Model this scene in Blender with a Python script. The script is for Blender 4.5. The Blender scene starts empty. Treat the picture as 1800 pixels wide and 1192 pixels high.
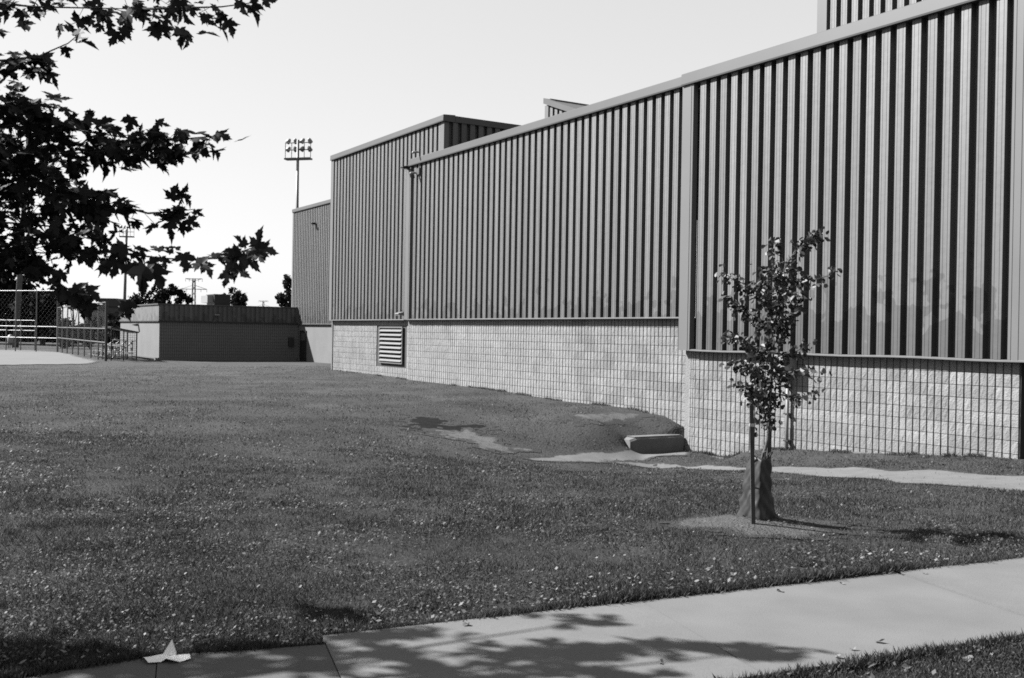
import bpy, bmesh, math, random
import numpy as np
from mathutils import Vector, Matrix, Quaternion

random.seed(7)
rng = np.random.default_rng(11)
SC = bpy.context.scene
COL = SC.collection
EYE = 1.65

# ------------------------------------------------------------------ camera
FPX = 1830.56                                  # focal length in photo pixels (1800 wide)
PITCH, ROLL, AZ = math.radians(-0.2963), math.radians(0.9657), math.radians(-31.564)
cam_data = bpy.data.cameras.new('camera')
cam = bpy.data.objects.new('camera', cam_data)
COL.objects.link(cam)
SC.camera = cam
cam_data.sensor_fit = 'HORIZONTAL'
cam_data.sensor_width = 36.0
cam_data.lens = 36.0 * FPX / 1800.0
cam_data.clip_start = 0.05
cam_data.clip_end = 6000
cam_data.dof.use_dof = True
cam_data.dof.focus_distance = 14.0
cam_data.dof.aperture_fstop = 7.0
_f = Vector((0, math.cos(PITCH), math.sin(PITCH)))
_u = Vector((0, -math.sin(PITCH), math.cos(PITCH)))
_r = Vector((1, 0, 0))
_c, _s = math.cos(ROLL), math.sin(ROLL)
CR = _c * _r + _s * _u                          # camera right
CU = -_s * _r + _c * _u                         # camera up
M = Matrix((CR, CU, -_f)).transposed().to_4x4()
M.translation = (0, 0, EYE)
cam.matrix_world = M

# ------------------------------------------------------------------ sky and sun
SUN_EL, SUN_A = math.radians(41.0), math.radians(12.0)   # light travels to +X, slightly towards the camera
world = bpy.data.worlds.new('World')
SC.world = world
world.use_nodes = True
nt = world.node_tree
bg = nt.nodes['Background']
sky = nt.nodes.new('ShaderNodeTexSky')
sky.sky_type = 'NISHITA'
sky.sun_disc = False
sky.sun_elevation = SUN_EL
sky.sun_rotation = math.radians(-78.0)
sky.air_density, sky.dust_density, sky.ozone_density = 1.0, 1.0, 1.0
bw = nt.nodes.new('ShaderNodeRGBToBW')          # black and white film
pw = nt.nodes.new('ShaderNodeMath'); pw.operation = 'POWER'; pw.inputs[1].default_value = 0.36
nt.links.new(sky.outputs[0], bw.inputs[0])
nt.links.new(bw.outputs[0], pw.inputs[0])
nt.links.new(pw.outputs[0], bg.inputs[0])
bg.inputs[1].default_value = 0.134

sun_data = bpy.data.lights.new('sun', 'SUN')
sun_data.energy = 5.0
sun_data.angle = math.radians(0.53)
sun_data.color = (1.0, 1.0, 1.0)                # black and white picture: neutral light
sun = bpy.data.objects.new('sun', sun_data)
COL.objects.link(sun)
LDIR = Vector((math.cos(SUN_A) * math.cos(SUN_EL), -math.sin(SUN_A) * math.cos(SUN_EL), -math.sin(SUN_EL)))
sun.rotation_euler = LDIR.to_track_quat('-Z', 'Y').to_euler()
sun.location = (-20, 5, 25)

SC.view_settings.view_transform = 'Standard'
SC.view_settings.look = 'None'
SC.view_settings.gamma = 1.0
SC.view_settings.use_curve_mapping = False
SC.view_settings.exposure = 2.0
SC.render.engine = 'CYCLES'
SC.cycles.use_denoising = False
SC.cycles.max_bounces = 6
SC.cycles.transparent_max_bounces = 8
SC.cycles.use_adaptive_sampling = False
SC.cycles.filter_width = 1.7

# ------------------------------------------------------------------ survey helpers
UD = Vector((math.sin(AZ), math.cos(AZ), 0))    # along the long wall, away from the camera
NEAR = -UD                                      # wall axis s (grows towards the camera)
INW = Vector((math.cos(AZ), -math.sin(AZ), 0))  # wall axis d (grows into the building)
WROT = math.atan2(NEAR.y, NEAR.x)


def ray(x, y):
    return CR * (x - 900) - CU * (y - 596) + _f * FPX


def at(x, y, Y):
    v = ray(x, y)
    return v * (Y / v.y) + Vector((0, 0, EYE))


def wpt(s, d, z=0.0):
    p = NEAR * s + INW * d
    return Vector((p.x, p.y, z))


# ground heights surveyed from the photograph: thin plate spline through these points
_CP = np.array([
    (0, 0, 0), (0, 3, 0), (-6, 4, 0), (6, 5, 0), (3.9, 7.8, 0), (-.9, 5.5, 0), (2.2, 9.1, 0), (9, 9, .03), (-4, 8, 0),
    (6.4, 12.9, -.13), (7.6, 15.5, -.10), (8.6, 13.6, -.04), (6.6, 17.1, -.23), (5.65, 18.7, -.37), (4.6, 20.3, -.58), (3.73, 21.7, -.79),
    (2.6, 20.85, -.77), (1.6, 20.2, -.73), (.7, 19.8, -.68), (0, 16, -.42), (2.5, 15, -.36), (5, 13.6, -.22), (-1.2, 19.2, -.40),
    (2.7, 21.6, -.38), (3.4, 22.1, -.15), (3.75, 22.15, -.13), (1.5, 21.25, -.40), (-3, 22, -.13), (-5, 15, -.15), (-8, 10, 0),
    (3.4, 22.6, -.11), (1.5, 25.7, -.03), (-.7, 29.4, .06), (-3.2, 33.5, .10), (-6.9, 39.2, .15), (-12, 26, -.02), (-10, 38, .05),
    (-20, 40, -.15), (-12, 55, -.25), (-11, 64.5, -.38), (-22, 64, -.38), (-27, 74, -.30), (-37, 83, -.45), (-30, 50, -.3), (-50, 60, -.5),
    (-60, 110, -.5), (10, 110, -.5), (30, 60, -.2), (30, 20, 0), (-40, 15, 0), (-30, -10, 0), (30, -10, 0)], float)


def _phi(r2):
    return np.where(r2 > 1e-12, 0.5 * r2 * np.log(np.maximum(r2, 1e-12)), 0.0)


_n = len(_CP)
_d2 = ((_CP[:, None, :2] - _CP[None, :, :2]) ** 2).sum(-1)
_A = np.zeros((_n + 3, _n + 3))
_A[:_n, :_n] = _phi(_d2) + np.eye(_n) * 0.02
_A[:_n, _n] = 1; _A[:_n, _n + 1:] = _CP[:, :2]
_A[_n, :_n] = 1; _A[_n + 1:, :_n] = _CP[:, :2].T
_W = np.linalg.solve(_A, np.r_[_CP[:, 2], 0, 0, 0])
TREE = (2.2, 9.12)


def vnoise(x, y, seed=0):
    """smooth value noise, 0..1"""
    x = np.asarray(x, float); y = np.asarray(y, float)
    xi = np.floor(x); yi = np.floor(y); fx = x - xi; fy = y - yi
    fx = fx * fx * (3 - 2 * fx); fy = fy * fy * (3 - 2 * fy)

    def h(a, b):
        v = np.sin(a * 127.1 + b * 311.7 + seed * 74.7) * 43758.5453
        return v - np.floor(v)
    return (h(xi, yi) * (1 - fx) + h(xi + 1, yi) * fx) * (1 - fy) + (h(xi, yi + 1) * (1 - fx) + h(xi + 1, yi + 1) * fx) * fy


def fbm(x, y, seed=0, octv=4):
    t_, a_, f_ = 0.0, .5, 1.0
    for o_ in range(octv):
        t_ = t_ + a_ * vnoise(x * f_ + 3.1 * o_, y * f_ - 1.7 * o_, seed + o_); a_ *= .5; f_ *= 2.1
    return t_ / (1 - .5 ** octv)


def ground_z(x, y):
    x = np.atleast_1d(np.asarray(x, float)); y = np.atleast_1d(np.asarray(y, float))
    xc = np.clip(x, -60, 30); yc = np.clip(y, -10, 110)
    z = np.zeros(x.shape)
    for i in range(0, x.size, 20000):
        xs, ys = xc.ravel()[i:i + 20000], yc.ravel()[i:i + 20000]
        r2 = (xs[:, None] - _CP[None, :, 0]) ** 2 + (ys[:, None] - _CP[None, :, 1]) ** 2
        z.ravel()[i:i + 20000] = _phi(r2) @ _W[:_n] + _W[_n] + _W[_n + 1] * xs + _W[_n + 2] * ys
    out = np.maximum(np.hypot(x, y) - 95, 0)
    z = z * np.exp(-out / 40) - 0.5 * (1 - np.exp(-out / 40))
    # the retaining kerb at the wall corner makes a sharp step in the turf
    s_ = x * NEAR.x + y * NEAR.y; d_ = x * INW.x + y * INW.y
    de = s_ + 16.96
    q_ = np.clip((d_ - 12.95) / .45, 0, 1); wk = q_ * q_ * (3 - 2 * q_)
    q_ = np.clip((1.9 - np.abs(de)) / 1.1, 0, 1); wk = wk * q_ * q_ * (3 - 2 * q_)
    rise = np.clip((d_ - 13.9) / .9, 0, 1)
    zt = np.where(de > 0, -.79 + .05 * np.maximum(de, 0), -.47 + .30 * np.maximum(-de - .12, 0) + .18 * rise * rise * (3 - 2 * rise))
    z = z * (1 - wk) + np.minimum(zt, -.10) * wk
    # gentle unevenness of old turf
    near = np.exp(-np.maximum(np.hypot(x, y) - 25, 0) / 30)
    z += near * (.030 * (vnoise(x * .8, y * .8, 3) - .5) + .016 * (vnoise(x * 2.6, y * 2.6, 4) - .5))
    # mulch mound at the young tree
    r = np.hypot(x - TREE[0], y - TREE[1])
    z += 0.07 * np.exp(-(r / 0.42) ** 2)
    return z


def gz(x, y):
    return float(ground_z(x, y)[0])


def hit(px, py, lift=0.0):
    """the point of the ground seen at a photo pixel"""
    v = ray(px, py)
    ts = np.geomspace(4.0, 400.0, 1500)
    vy = v / v.y
    X, Y, Z = vy.x * ts, ts, EYE + vy.z * ts
    g = ground_z(X, Y)
    k = np.argmax(Z <= g)
    if not (Z <= g).any():
        k = len(ts) - 1
    t0, t1 = ts[max(k - 1, 0)], ts[k]
    a0 = (EYE + vy.z * t0) - g[max(k - 1, 0)]; a1 = (EYE + vy.z * t1) - g[k]
    t = t0 + (t1 - t0) * (a0 / (a0 - a1) if a0 != a1 else 0)
    return Vector((vy.x * t, t, gz(vy.x * t, t) + lift))


# ------------------------------------------------------------------ materials (all greys: black and white film)
MAT = {}


def mat(name, v, rough=0.8, var=0.15, scale=3.0, detail=6, bump=0.0, bscale=40.0, spec=0.3, rnd=0.0, metal=0.0, fine=0.0, fscale=150.0, island=0.0, transl=0.0):
    m = bpy.data.materials.new(name)
    m.use_nodes = True
    n = m.node_tree
    b = n.nodes['Principled BSDF']
    b.inputs['Roughness'].default_value = rough
    b.inputs['Metallic'].default_value = metal
    b.inputs['Specular IOR Level'].default_value = spec
    geo = n.nodes.new('ShaderNodeNewGeometry')
    noi = n.nodes.new('ShaderNodeTexNoise')
    noi.inputs['Scale'].default_value = scale
    noi.inputs['Detail'].default_value = detail
    n.links.new(geo.outputs['Position'], noi.inputs['Vector'])

    def math_(op, a, b2):
        k = n.nodes.new('ShaderNodeMath'); k.operation = op
        for i, q in enumerate((a, b2)):
            if isinstance(q, (int, float)):
                k.inputs[i].default_value = q
            else:
                n.links.new(q, k.inputs[i])
        return k.outputs[0]
    fac = math_('ADD', math_('MULTIPLY', math_('SUBTRACT', noi.outputs[0], 0.5), 4 * var), 1.0)
    if fine:
        n2 = n.nodes.new('ShaderNodeTexNoise'); n2.inputs['Scale'].default_value = fscale; n2.inputs['Detail'].default_value = 3
        n.links.new(geo.outputs['Position'], n2.inputs['Vector'])
        fac = math_('MULTIPLY', fac, math_('ADD', math_('MULTIPLY', math_('SUBTRACT', n2.outputs[0], 0.5), 4 * fine), 1.0))
    if rnd:
        oi = n.nodes.new('ShaderNodeObjectInfo')
        fac = math_('MULTIPLY', fac, math_('ADD', math_('MULTIPLY', math_('SUBTRACT', oi.outputs['Random'], 0.5), 2 * rnd), 1.0))
    if island:
        fac = math_('MULTIPLY', fac, math_('ADD', math_('MULTIPLY', math_('SUBTRACT', geo.outputs['Random Per Island'], 0.5), 2 * island), 1.0))
    val = math_('MULTIPLY', fac, v)
    cl = n.nodes.new('ShaderNodeClamp'); cl.inputs['Min'].default_value = v * 0.15; cl.inputs['Max'].default_value = min(0.9, v * 2.5)
    n.links.new(val, cl.inputs['Value'])
    n.links.new(cl.outputs[0], b.inputs['Base Color'])
    if bump:
        n3 = n.nodes.new('ShaderNodeTexNoise'); n3.inputs['Scale'].default_value = bscale; n3.inputs['Detail'].default_value = 5
        n.links.new(geo.outputs['Position'], n3.inputs['Vector'])
        bp = n.nodes.new('ShaderNodeBump'); bp.inputs['Strength'].default_value = 1.0; bp.inputs['Distance'].default_value = bump
        n.links.new(n3.outputs[0], bp.inputs['Height'])
        n.links.new(bp.outputs[0], b.inputs['Normal'])
    if transl:
        tr = n.nodes.new('ShaderNodeBsdfTranslucent'); mx = n.nodes.new('ShaderNodeMixShader'); mx.inputs[0].default_value = transl
        n.links.new(cl.outputs[0], tr.inputs['Color'])
        out = n.nodes['Material Output']
        n.links.new(b.outputs[0], mx.inputs[1]); n.links.new(tr.outputs[0], mx.inputs[2]); n.links.new(mx.outputs[0], out.inputs['Surface'])
    MAT[name] = m
    return m


mat('paint_siding', 0.022, rough=.66, var=.05, scale=.9, spec=.95, rnd=.12, fine=.03, fscale=60, bump=.004, bscale=5)
mat('paint_trim', 0.076, rough=.55, var=.06, scale=1.2, spec=.3, fine=.04, fscale=50)
mat('coping_metal', 0.047, rough=.5, var=.08, scale=.8, spec=.35, fine=.04, fscale=40)
mat('split_block', 0.132, rough=.95, var=.15, scale=2.2, bump=.014, bscale=38, spec=.1, rnd=.15, fine=.20, fscale=70)
mat('block_joined', 0.15, rough=.95, var=.18, scale=1.6, bump=.014, bscale=38, spec=.1, fine=.20, fscale=70)
mat('mortar', 0.0451, rough=.95, var=.1, scale=20, spec=.1)
mat('painted_block', 0.1107, rough=.9, var=.2, scale=.8, bump=.006, bscale=22, spec=.15, fine=.08, fscale=30)
mat('annex_block', 0.1025, rough=.9, var=.08, scale=1.0, bump=.008, bscale=16, spec=.15, fine=.08, fscale=25)
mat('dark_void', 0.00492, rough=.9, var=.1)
mat('roofing', 0.0492, rough=.9, var=.1)
mat('concrete', 0.084, rough=.9, var=.13, scale=1.9, spec=.15, fine=.16, fscale=140, bump=.0015, bscale=160)
mat('concrete_old', 0.06396, rough=.92, var=.12, scale=2.4, spec=.15, fine=.14, fscale=110, bump=.002, bscale=110)
mat('kerb_concrete', 0.088, rough=.9, var=.12, scale=5, spec=.15, fine=.1, fscale=90, bump=.003, bscale=60)
mat('lawn_soil', 0.0246, rough=1.0, var=.22, scale=.7, detail=10, spec=.02, fine=.22, fscale=45, bump=.02, bscale=22)
mat('dirt', 0.0861, rough=1.0, var=.12, scale=4, spec=.05, fine=.12, fscale=110, bump=.004, bscale=70)
mat('dry_soil', .062, rough=1.0, var=.25, scale=6, spec=.05, fine=.3, fscale=60, bump=.012, bscale=40)
mat('mud', 0.007, rough=1.0, var=.3, scale=5, spec=.05, fine=.25, fscale=50, bump=.02, bscale=20)
mat('mulch', 0.048, rough=1.0, var=.2, scale=12, spec=.05, fine=.35, fscale=60, bump=.03, bscale=45)
mat('sand', 0.1025, rough=1.0, var=.06, scale=.5, spec=.05, fine=.05, fscale=6)
mat('grass_blade', 0.03116, rough=.65, var=.42, scale=1.6, detail=8, spec=.25, island=.8, transl=.25)
mat('dry_leaf', .082, rough=.7, var=.2, scale=9, spec=.3, island=.6, transl=.15)
mat('maple_leaf', 0.012, rough=.6, var=.2, scale=8, spec=.10, rnd=.4, island=.4, transl=.2)
mat('young_leaf', 0.02788, rough=.5, var=.2, scale=10, spec=.3, island=.7, transl=.25)
mat('bark', 0.0246, rough=.95, var=.3, scale=14, bump=.01, bscale=40, spec=.1)
mat('bark_pale', 0.0574, rough=.9, var=.25, scale=20, bump=.004, bscale=60, spec=.15)
mat('stake_wood', 0.041, rough=.9, var=.25, scale=12, bump=.003, bscale=60, spec=.15)
mat('pole_wood', 0.075, rough=.95, var=.3, scale=6, bump=.01, bscale=20, spec=.1)
mat('bag_fabric', 0.026, rough=.45, var=.10, scale=6, bump=.008, bscale=9, spec=.10, fine=.05)
mat('white_tape', 0.287, rough=.6, var=.05)
mat('galvanised', 0.022, rough=.5, var=.1, scale=8, metal=.1, spec=.4)
mat('dark_metal', 0.01148, rough=.5, var=.15, scale=8, spec=.4)
mat('grey_metal', 0.0451, rough=.5, var=.1, scale=5, spec=.4)
mat('white_metal', 0.1558, rough=.5, var=.06, scale=6, spec=.4)
mat('lens_glass', 0.246, rough=.15, var=.05, spec=.6)
mat('aluminium', 0.11, rough=.35, var=.06, scale=5, metal=.2, spec=.5)
mat('door_paint', 0.0082, rough=.6, var=.1)
mat('far_leaf', 0.0164, rough=.8, var=.3, scale=.5, spec=.1, island=.6, transl=.2)
mat('far_leaf_dark', 0.00656, rough=.9, var=.3, scale=.5, spec=.05, island=.6, transl=.1)
mat('far_wall', 0.1, rough=.9, var=.05)
mat('far_roof', 0.0451, rough=.9, var=.05)
mat('paper', .62, rough=.8, var=.05)


def add_cracks(name):
    """a few hairline cracks and broom marks in old concrete"""
    n = MAT[name].node_tree
    b = n.nodes['Principled BSDF']
    src = b.inputs['Base Color'].links[0].from_socket
    geo = n.nodes.new('ShaderNodeNewGeometry')
    noi = n.nodes.new('ShaderNodeTexNoise'); noi.inputs['Scale'].default_value = 3.0; noi.inputs['Detail'].default_value = 5
    n.links.new(geo.outputs['Position'], noi.inputs['Vector'])
    ad = n.nodes.new('ShaderNodeVectorMath'); ad.operation = 'MULTIPLY_ADD'; ad.inputs[1].default_value = (.35, .35, .0)
    n.links.new(noi.outputs['Color'], ad.inputs[0]); n.links.new(geo.outputs['Position'], ad.inputs[2])
    vo = n.nodes.new('ShaderNodeTexVoronoi'); vo.feature = 'DISTANCE_TO_EDGE'; vo.inputs['Scale'].default_value = .42
    n.links.new(ad.outputs[0], vo.inputs['Vector'])
    n2 = n.nodes.new('ShaderNodeTexNoise'); n2.inputs['Scale'].default_value = 1.1
    n.links.new(geo.outputs['Position'], n2.inputs['Vector'])
    th = n.nodes.new('ShaderNodeMapRange'); th.inputs['From Min'].default_value = .45; th.inputs['From Max'].default_value = .6; th.inputs['To Min'].default_value = .0; th.inputs['To Max'].default_value = .0035
    n.links.new(n2.outputs[0], th.inputs['Value'])
    lt = n.nodes.new('ShaderNodeMath'); lt.operation = 'LESS_THAN'; n.links.new(vo.outputs['Distance'], lt.inputs[0]); n.links.new(th.outputs[0], lt.inputs[1])
    mr = n.nodes.new('ShaderNodeMapRange'); mr.inputs['To Min'].default_value = 1.0; mr.inputs['To Max'].default_value = .35
    n.links.new(lt.outputs[0], mr.inputs['Value'])
    mu = n.nodes.new('ShaderNodeMath'); mu.operation = 'MULTIPLY'; n.links.new(src, mu.inputs[0]); n.links.new(mr.outputs[0], mu.inputs[1])
    n.links.new(mu.outputs[0], b.inputs['Base Color'])


add_cracks('concrete_old')


def add_far_pale(name):
    """the turf is coloured paler, unevenly, out towards the ball field"""
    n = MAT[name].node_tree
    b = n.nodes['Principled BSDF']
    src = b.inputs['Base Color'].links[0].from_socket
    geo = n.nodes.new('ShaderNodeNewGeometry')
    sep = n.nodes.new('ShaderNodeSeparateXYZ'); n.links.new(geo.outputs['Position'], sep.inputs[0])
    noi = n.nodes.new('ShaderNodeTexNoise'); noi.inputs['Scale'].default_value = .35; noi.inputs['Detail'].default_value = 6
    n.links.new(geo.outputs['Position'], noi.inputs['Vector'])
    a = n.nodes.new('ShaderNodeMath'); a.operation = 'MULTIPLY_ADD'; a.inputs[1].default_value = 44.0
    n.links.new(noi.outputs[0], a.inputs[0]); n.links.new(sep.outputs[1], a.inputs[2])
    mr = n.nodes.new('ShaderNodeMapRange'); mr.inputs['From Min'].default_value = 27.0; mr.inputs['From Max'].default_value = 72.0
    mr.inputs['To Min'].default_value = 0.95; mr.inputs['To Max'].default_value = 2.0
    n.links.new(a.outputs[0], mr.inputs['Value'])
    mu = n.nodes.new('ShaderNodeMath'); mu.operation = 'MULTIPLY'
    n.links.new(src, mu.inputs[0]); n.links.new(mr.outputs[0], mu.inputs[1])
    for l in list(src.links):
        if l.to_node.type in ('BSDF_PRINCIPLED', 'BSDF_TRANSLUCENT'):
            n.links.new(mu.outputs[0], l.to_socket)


add_far_pale('grass_blade')
add_far_pale('lawn_soil')


def blend_into_soil(name):
    """mix a bare-earth material with the lawn soil by the mesh's own wear mask"""
    n = MAT[name].node_tree
    b = n.nodes['Principled BSDF']
    src = b.inputs['Base Color'].links[0].from_socket
    a = n.nodes.new('ShaderNodeAttribute'); a.attribute_name = 'bare'
    geo = n.nodes.new('ShaderNodeNewGeometry')
    noi = n.nodes.new('ShaderNodeTexNoise'); noi.inputs['Scale'].default_value = 14.0; noi.inputs['Detail'].default_value = 6
    n.links.new(geo.outputs['Position'], noi.inputs['Vector'])
    s_ = n.nodes.new('ShaderNodeMath'); s_.operation = 'ADD'; n.links.new(a.outputs['Fac'], s_.inputs[0]); n.links.new(noi.outputs[0], s_.inputs[1])
    mr = n.nodes.new('ShaderNodeMapRange'); mr.inputs['From Min'].default_value = .75; mr.inputs['From Max'].default_value = 1.15
    n.links.new(s_.outputs[0], mr.inputs['Value'])
    mx = n.nodes.new('ShaderNodeMix'); mx.inputs[2].default_value = .030
    n.links.new(mr.outputs[0], mx.inputs[0]); n.links.new(src, mx.inputs[3])
    n.links.new(mx.outputs[0], b.inputs['Base Color'])


for _k in ('dirt', 'mud', 'mulch', 'dry_soil'):
    blend_into_soil(_k)


def add_bottom_stain(name, zref):
    """dirty smudges where splash and kicks reach the bottom of the cladding"""
    m = MAT[name]
    n = m.node_tree
    b = n.nodes['Principled BSDF']
    src = b.inputs['Base Color'].links[0].from_socket
    geo = n.nodes.new('ShaderNodeNewGeometry')
    sep = n.nodes.new('ShaderNodeSeparateXYZ'); n.links.new(geo.outputs['Position'], sep.inputs[0])
    noi = n.nodes.new('ShaderNodeTexNoise'); noi.inputs['Scale'].default_value = 2.6; noi.inputs['Detail'].default_value = 2
    n.links.new(geo.outputs['Position'], noi.inputs['Vector'])
    a = n.nodes.new('ShaderNodeMath'); a.operation = 'MULTIPLY_ADD'; a.inputs[1].default_value = 3.2; a.inputs[2].default_value = zref - 1.35
    n.links.new(noi.outputs[0], a.inputs[0])
    d = n.nodes.new('ShaderNodeMath'); d.operation = 'SUBTRACT'
    n.links.new(a.outputs[0], d.inputs[0]); n.links.new(sep.outputs[2], d.inputs[1])
    mr = n.nodes.new('ShaderNodeMapRange'); mr.inputs['From Min'].default_value = 0.0; mr.inputs['From Max'].default_value = 0.06
    mr.inputs['To Min'].default_value = 1.0; mr.inputs['To Max'].default_value = 0.72
    n.links.new(d.outputs[0], mr.inputs['Value'])
    mu = n.nodes.new('ShaderNodeMath'); mu.operation = 'MULTIPLY'
    n.links.new(src, mu.inputs[0]); n.links.new(mr.outputs[0], mu.inputs[1])
    n.links.new(mu.outputs[0], b.inputs['Base Color'])
    # weathering also dulls the gloss: streaks running down and smudges at the bottom
    mp = n.nodes.new('ShaderNodeMapping'); mp.inputs['Scale'].default_value = (4.0, 4.0, .12)
    n.links.new(geo.outputs['Position'], mp.inputs['Vector'])
    sn = n.nodes.new('ShaderNodeTexNoise'); sn.inputs['Scale'].default_value = 1.0; sn.inputs['Detail'].default_value = 4
    n.links.new(mp.outputs[0], sn.inputs['Vector'])
    sr = n.nodes.new('ShaderNodeMapRange'); sr.inputs['From Min'].default_value = .3; sr.inputs['From Max'].default_value = .7
    sr.inputs['To Min'].default_value = .80; sr.inputs['To Max'].default_value = 1.25
    n.links.new(sn.outputs[0], sr.inputs['Value'])
    s2 = n.nodes.new('ShaderNodeMath'); s2.operation = 'MULTIPLY'
    n.links.new(mr.outputs[0], s2.inputs[0]); n.links.new(sr.outputs[0], s2.inputs[1])
    n.links.new(s2.outputs[0], b.inputs['Specular IOR Level'])


# ------------------------------------------------------------------ mesh helpers
class MB:
    def __init__(self):
        self.v, self.f = [], []

    def add(self, vs, fs):
        o = len(self.v)
        self.v += [tuple(p) for p in vs]
        self.f += [tuple(i + o for i in q) for q in fs]

    def box(self, x0, x1, y0, y1, z0, z1):
        self.add([(x0, y0, z0), (x1, y0, z0), (x1, y1, z0), (x0, y1, z0), (x0, y0, z1), (x1, y0, z1), (x1, y1, z1), (x0, y1, z1)],
                 [(0, 3, 2, 1), (4, 5, 6, 7), (0, 1, 5, 4), (1, 2, 6, 5), (2, 3, 7, 6), (3, 0, 4, 7)])

    def prism(self, prof, a, b, axis='x'):
        """profile of (u, w) points extruded between a and b; axis x: u=y w=z; axis z: u=x w=y"""
        n = len(prof)
        P = (lambda t, u, w: (t, u, w)) if axis == 'x' else ((lambda t, u, w: (u, w, t)) if axis == 'z' else (lambda t, u, w: (u, t, w)))
        vs = [P(a, *p) for p in prof] + [P(b, *p) for p in prof]
        fs = [(i, (i + 1) % n, n + (i + 1) % n, n + i) for i in range(n)]
        fs += [tuple(reversed(range(n))), tuple(range(n, 2 * n))]
        self.add(vs, fs)

    def tube(self, pts, rad, n=8, cap=True):
        pts = [Vector(p) for p in pts]
        if not hasattr(rad, '__len__'):
            rad = [rad] * len(pts)
        vs, fs = [], []
        up = Vector((0.31, 0.17, 1)).normalized()
        for i, p in enumerate(pts):
            t = (pts[min(i + 1, len(pts) - 1)] - pts[max(i - 1, 0)])
            t = t.normalized() if t.length > 1e-9 else Vector((0, 0, 1))
            a = t.cross(up)
            if a.length < 1e-3:
                a = t.cross(Vector((1, 0, 0)))
            a.normalize(); b = t.cross(a)
            for k in range(n):
                q = 2 * math.pi * k / n
                vs.append(p + (a * math.cos(q) + b * math.sin(q)) * rad[i])
        for i in range(len(pts) - 1):
            for k in range(n):
                fs.append((i * n + k, i * n + (k + 1) % n, (i + 1) * n + (k + 1) % n, (i + 1) * n + k))
        if cap:
            fs.append(tuple(reversed(range(n)))); fs.append(tuple(range((len(pts) - 1) * n, len(pts) * n)))
        self.add(vs, fs)

    def mesh(self, name, m, origin=(0, 0, 0), smooth=False):
        me = bpy.data.meshes.new(name)
        o = origin
        me.from_pydata([(p[0] - o[0], p[1] - o[1], p[2] - o[2]) for p in self.v], [], self.f)
        if m:
            me.materials.append(MAT[m])
        if smooth:
            me.polygons.foreach_set('use_smooth', [True] * len(me.polygons))
        me.update()
        return me

    def build(self, name, m, parent=None, origin=(0, 0, 0), smooth=False):
        ob = bpy.data.objects.new(name, self.mesh(name, m, origin, smooth))
        COL.objects.link(ob)
        if parent is not None:
            ob.parent = parent
        return ob


def tag(o, label=None, cat=None, group=None, kind=None):
    if label: o['label'] = label
    if cat: o['category'] = cat
    if group: o['group'] = group
    if kind: o['kind'] = kind
    return o


def empty(name, loc, rz=0.0):
    o = bpy.data.objects.new(name, None)
    o.empty_display_size = 0.3
    COL.objects.link(o)
    o.location = loc
    o.rotation_euler = (0, 0, rz)
    return o


def inst(name, me, parent, loc, scale=None, rot=None):
    o = bpy.data.objects.new(name, me)
    COL.objects.link(o)
    o.parent = parent
    o.location = loc
    if scale: o.scale = scale
    if rot: o.rotation_euler = rot
    return o


def np_mesh(name, verts, faces, m, smooth=False):
    me = bpy.data.meshes.new(name)
    verts = np.asarray(verts, np.float32); faces = np.asarray(faces, np.int32)
    k = faces.shape[1]
    me.vertices.add(len(verts)); me.vertices.foreach_set('co', verts.ravel())
    me.loops.add(faces.size); me.loops.foreach_set('vertex_index', faces.ravel())
    me.polygons.add(len(faces)); me.polygons.foreach_set('loop_start', np.arange(0, faces.size, k, dtype=np.int32))
    me.update(calc_edges=True)
    if smooth:
        me.polygons.foreach_set('use_smooth', [True] * len(me.polygons))
    me.materials.append(MAT[m])
    return me


def link(name, me, parent=None):
    o = bpy.data.objects.new(name, me)
    COL.objects.link(o)
    if parent: o.parent = parent
    return o


# ================================================================== GROUND
def _axis(lo, hi, a, b, step, grow):
    """fine between a and b, growing outwards to lo and hi"""
    c = list(np.arange(a, b + 1e-6, step))
    s, x = step, b
    while x < hi:
        s *= grow; x += s; c.append(min(x, hi))
    s, x = step, a
    pre = []
    while x > lo:
        s *= grow; x -= s; pre.append(max(x, lo))
    return np.array(pre[::-1] + c)


gx = _axis(-2600, 2600, -7, 9, .16, 1.09)
gy = _axis(-60, 3500, 2, 27, .16, 1.07)
GX, GY = np.meshgrid(gx, gy)
GZ = ground_z(GX.ravel(), GY.ravel())
nx, ny = len(gx), len(gy)
idx = np.arange(nx * ny).reshape(ny, nx)
quads = np.stack([idx[:-1, :-1], idx[:-1, 1:], idx[1:, 1:], idx[1:, :-1]], -1).reshape(-1, 4)
lawn = link('lawn', np_mesh('lawn', np.stack([GX.ravel(), GY.ravel(), GZ], 1), quads, 'lawn_soil', smooth=True))
tag(lawn, kind='structure')


def inside(poly, x, y):
    p = np.asarray(poly); r = np.zeros(np.shape(x), bool)
    j = len(p) - 1
    for i in range(len(p)):
        c = ((p[i, 1] > y) != (p[j, 1] > y)) & (x < (p[j, 0] - p[i, 0]) * (y - p[i, 1]) / (p[j, 1] - p[i, 1] + 1e-12) + p[i, 0])
        r ^= c; j = i
    return r


def seg_dist(poly, x, y):
    p = np.asarray(poly, float); best = np.full(np.shape(x), 1e9)
    for i in range(len(p)):
        a, b = p[i - 1], p[i]
        dx, dy = b - a
        t_ = np.clip(((x - a[0]) * dx + (y - a[1]) * dy) / (dx * dx + dy * dy + 1e-12), 0, 1)
        best = np.minimum(best, np.hypot(x - a[0] - t_ * dx, y - a[1] - t_ * dy))
    return np.where(inside(p, x, y), -best, best)


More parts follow.
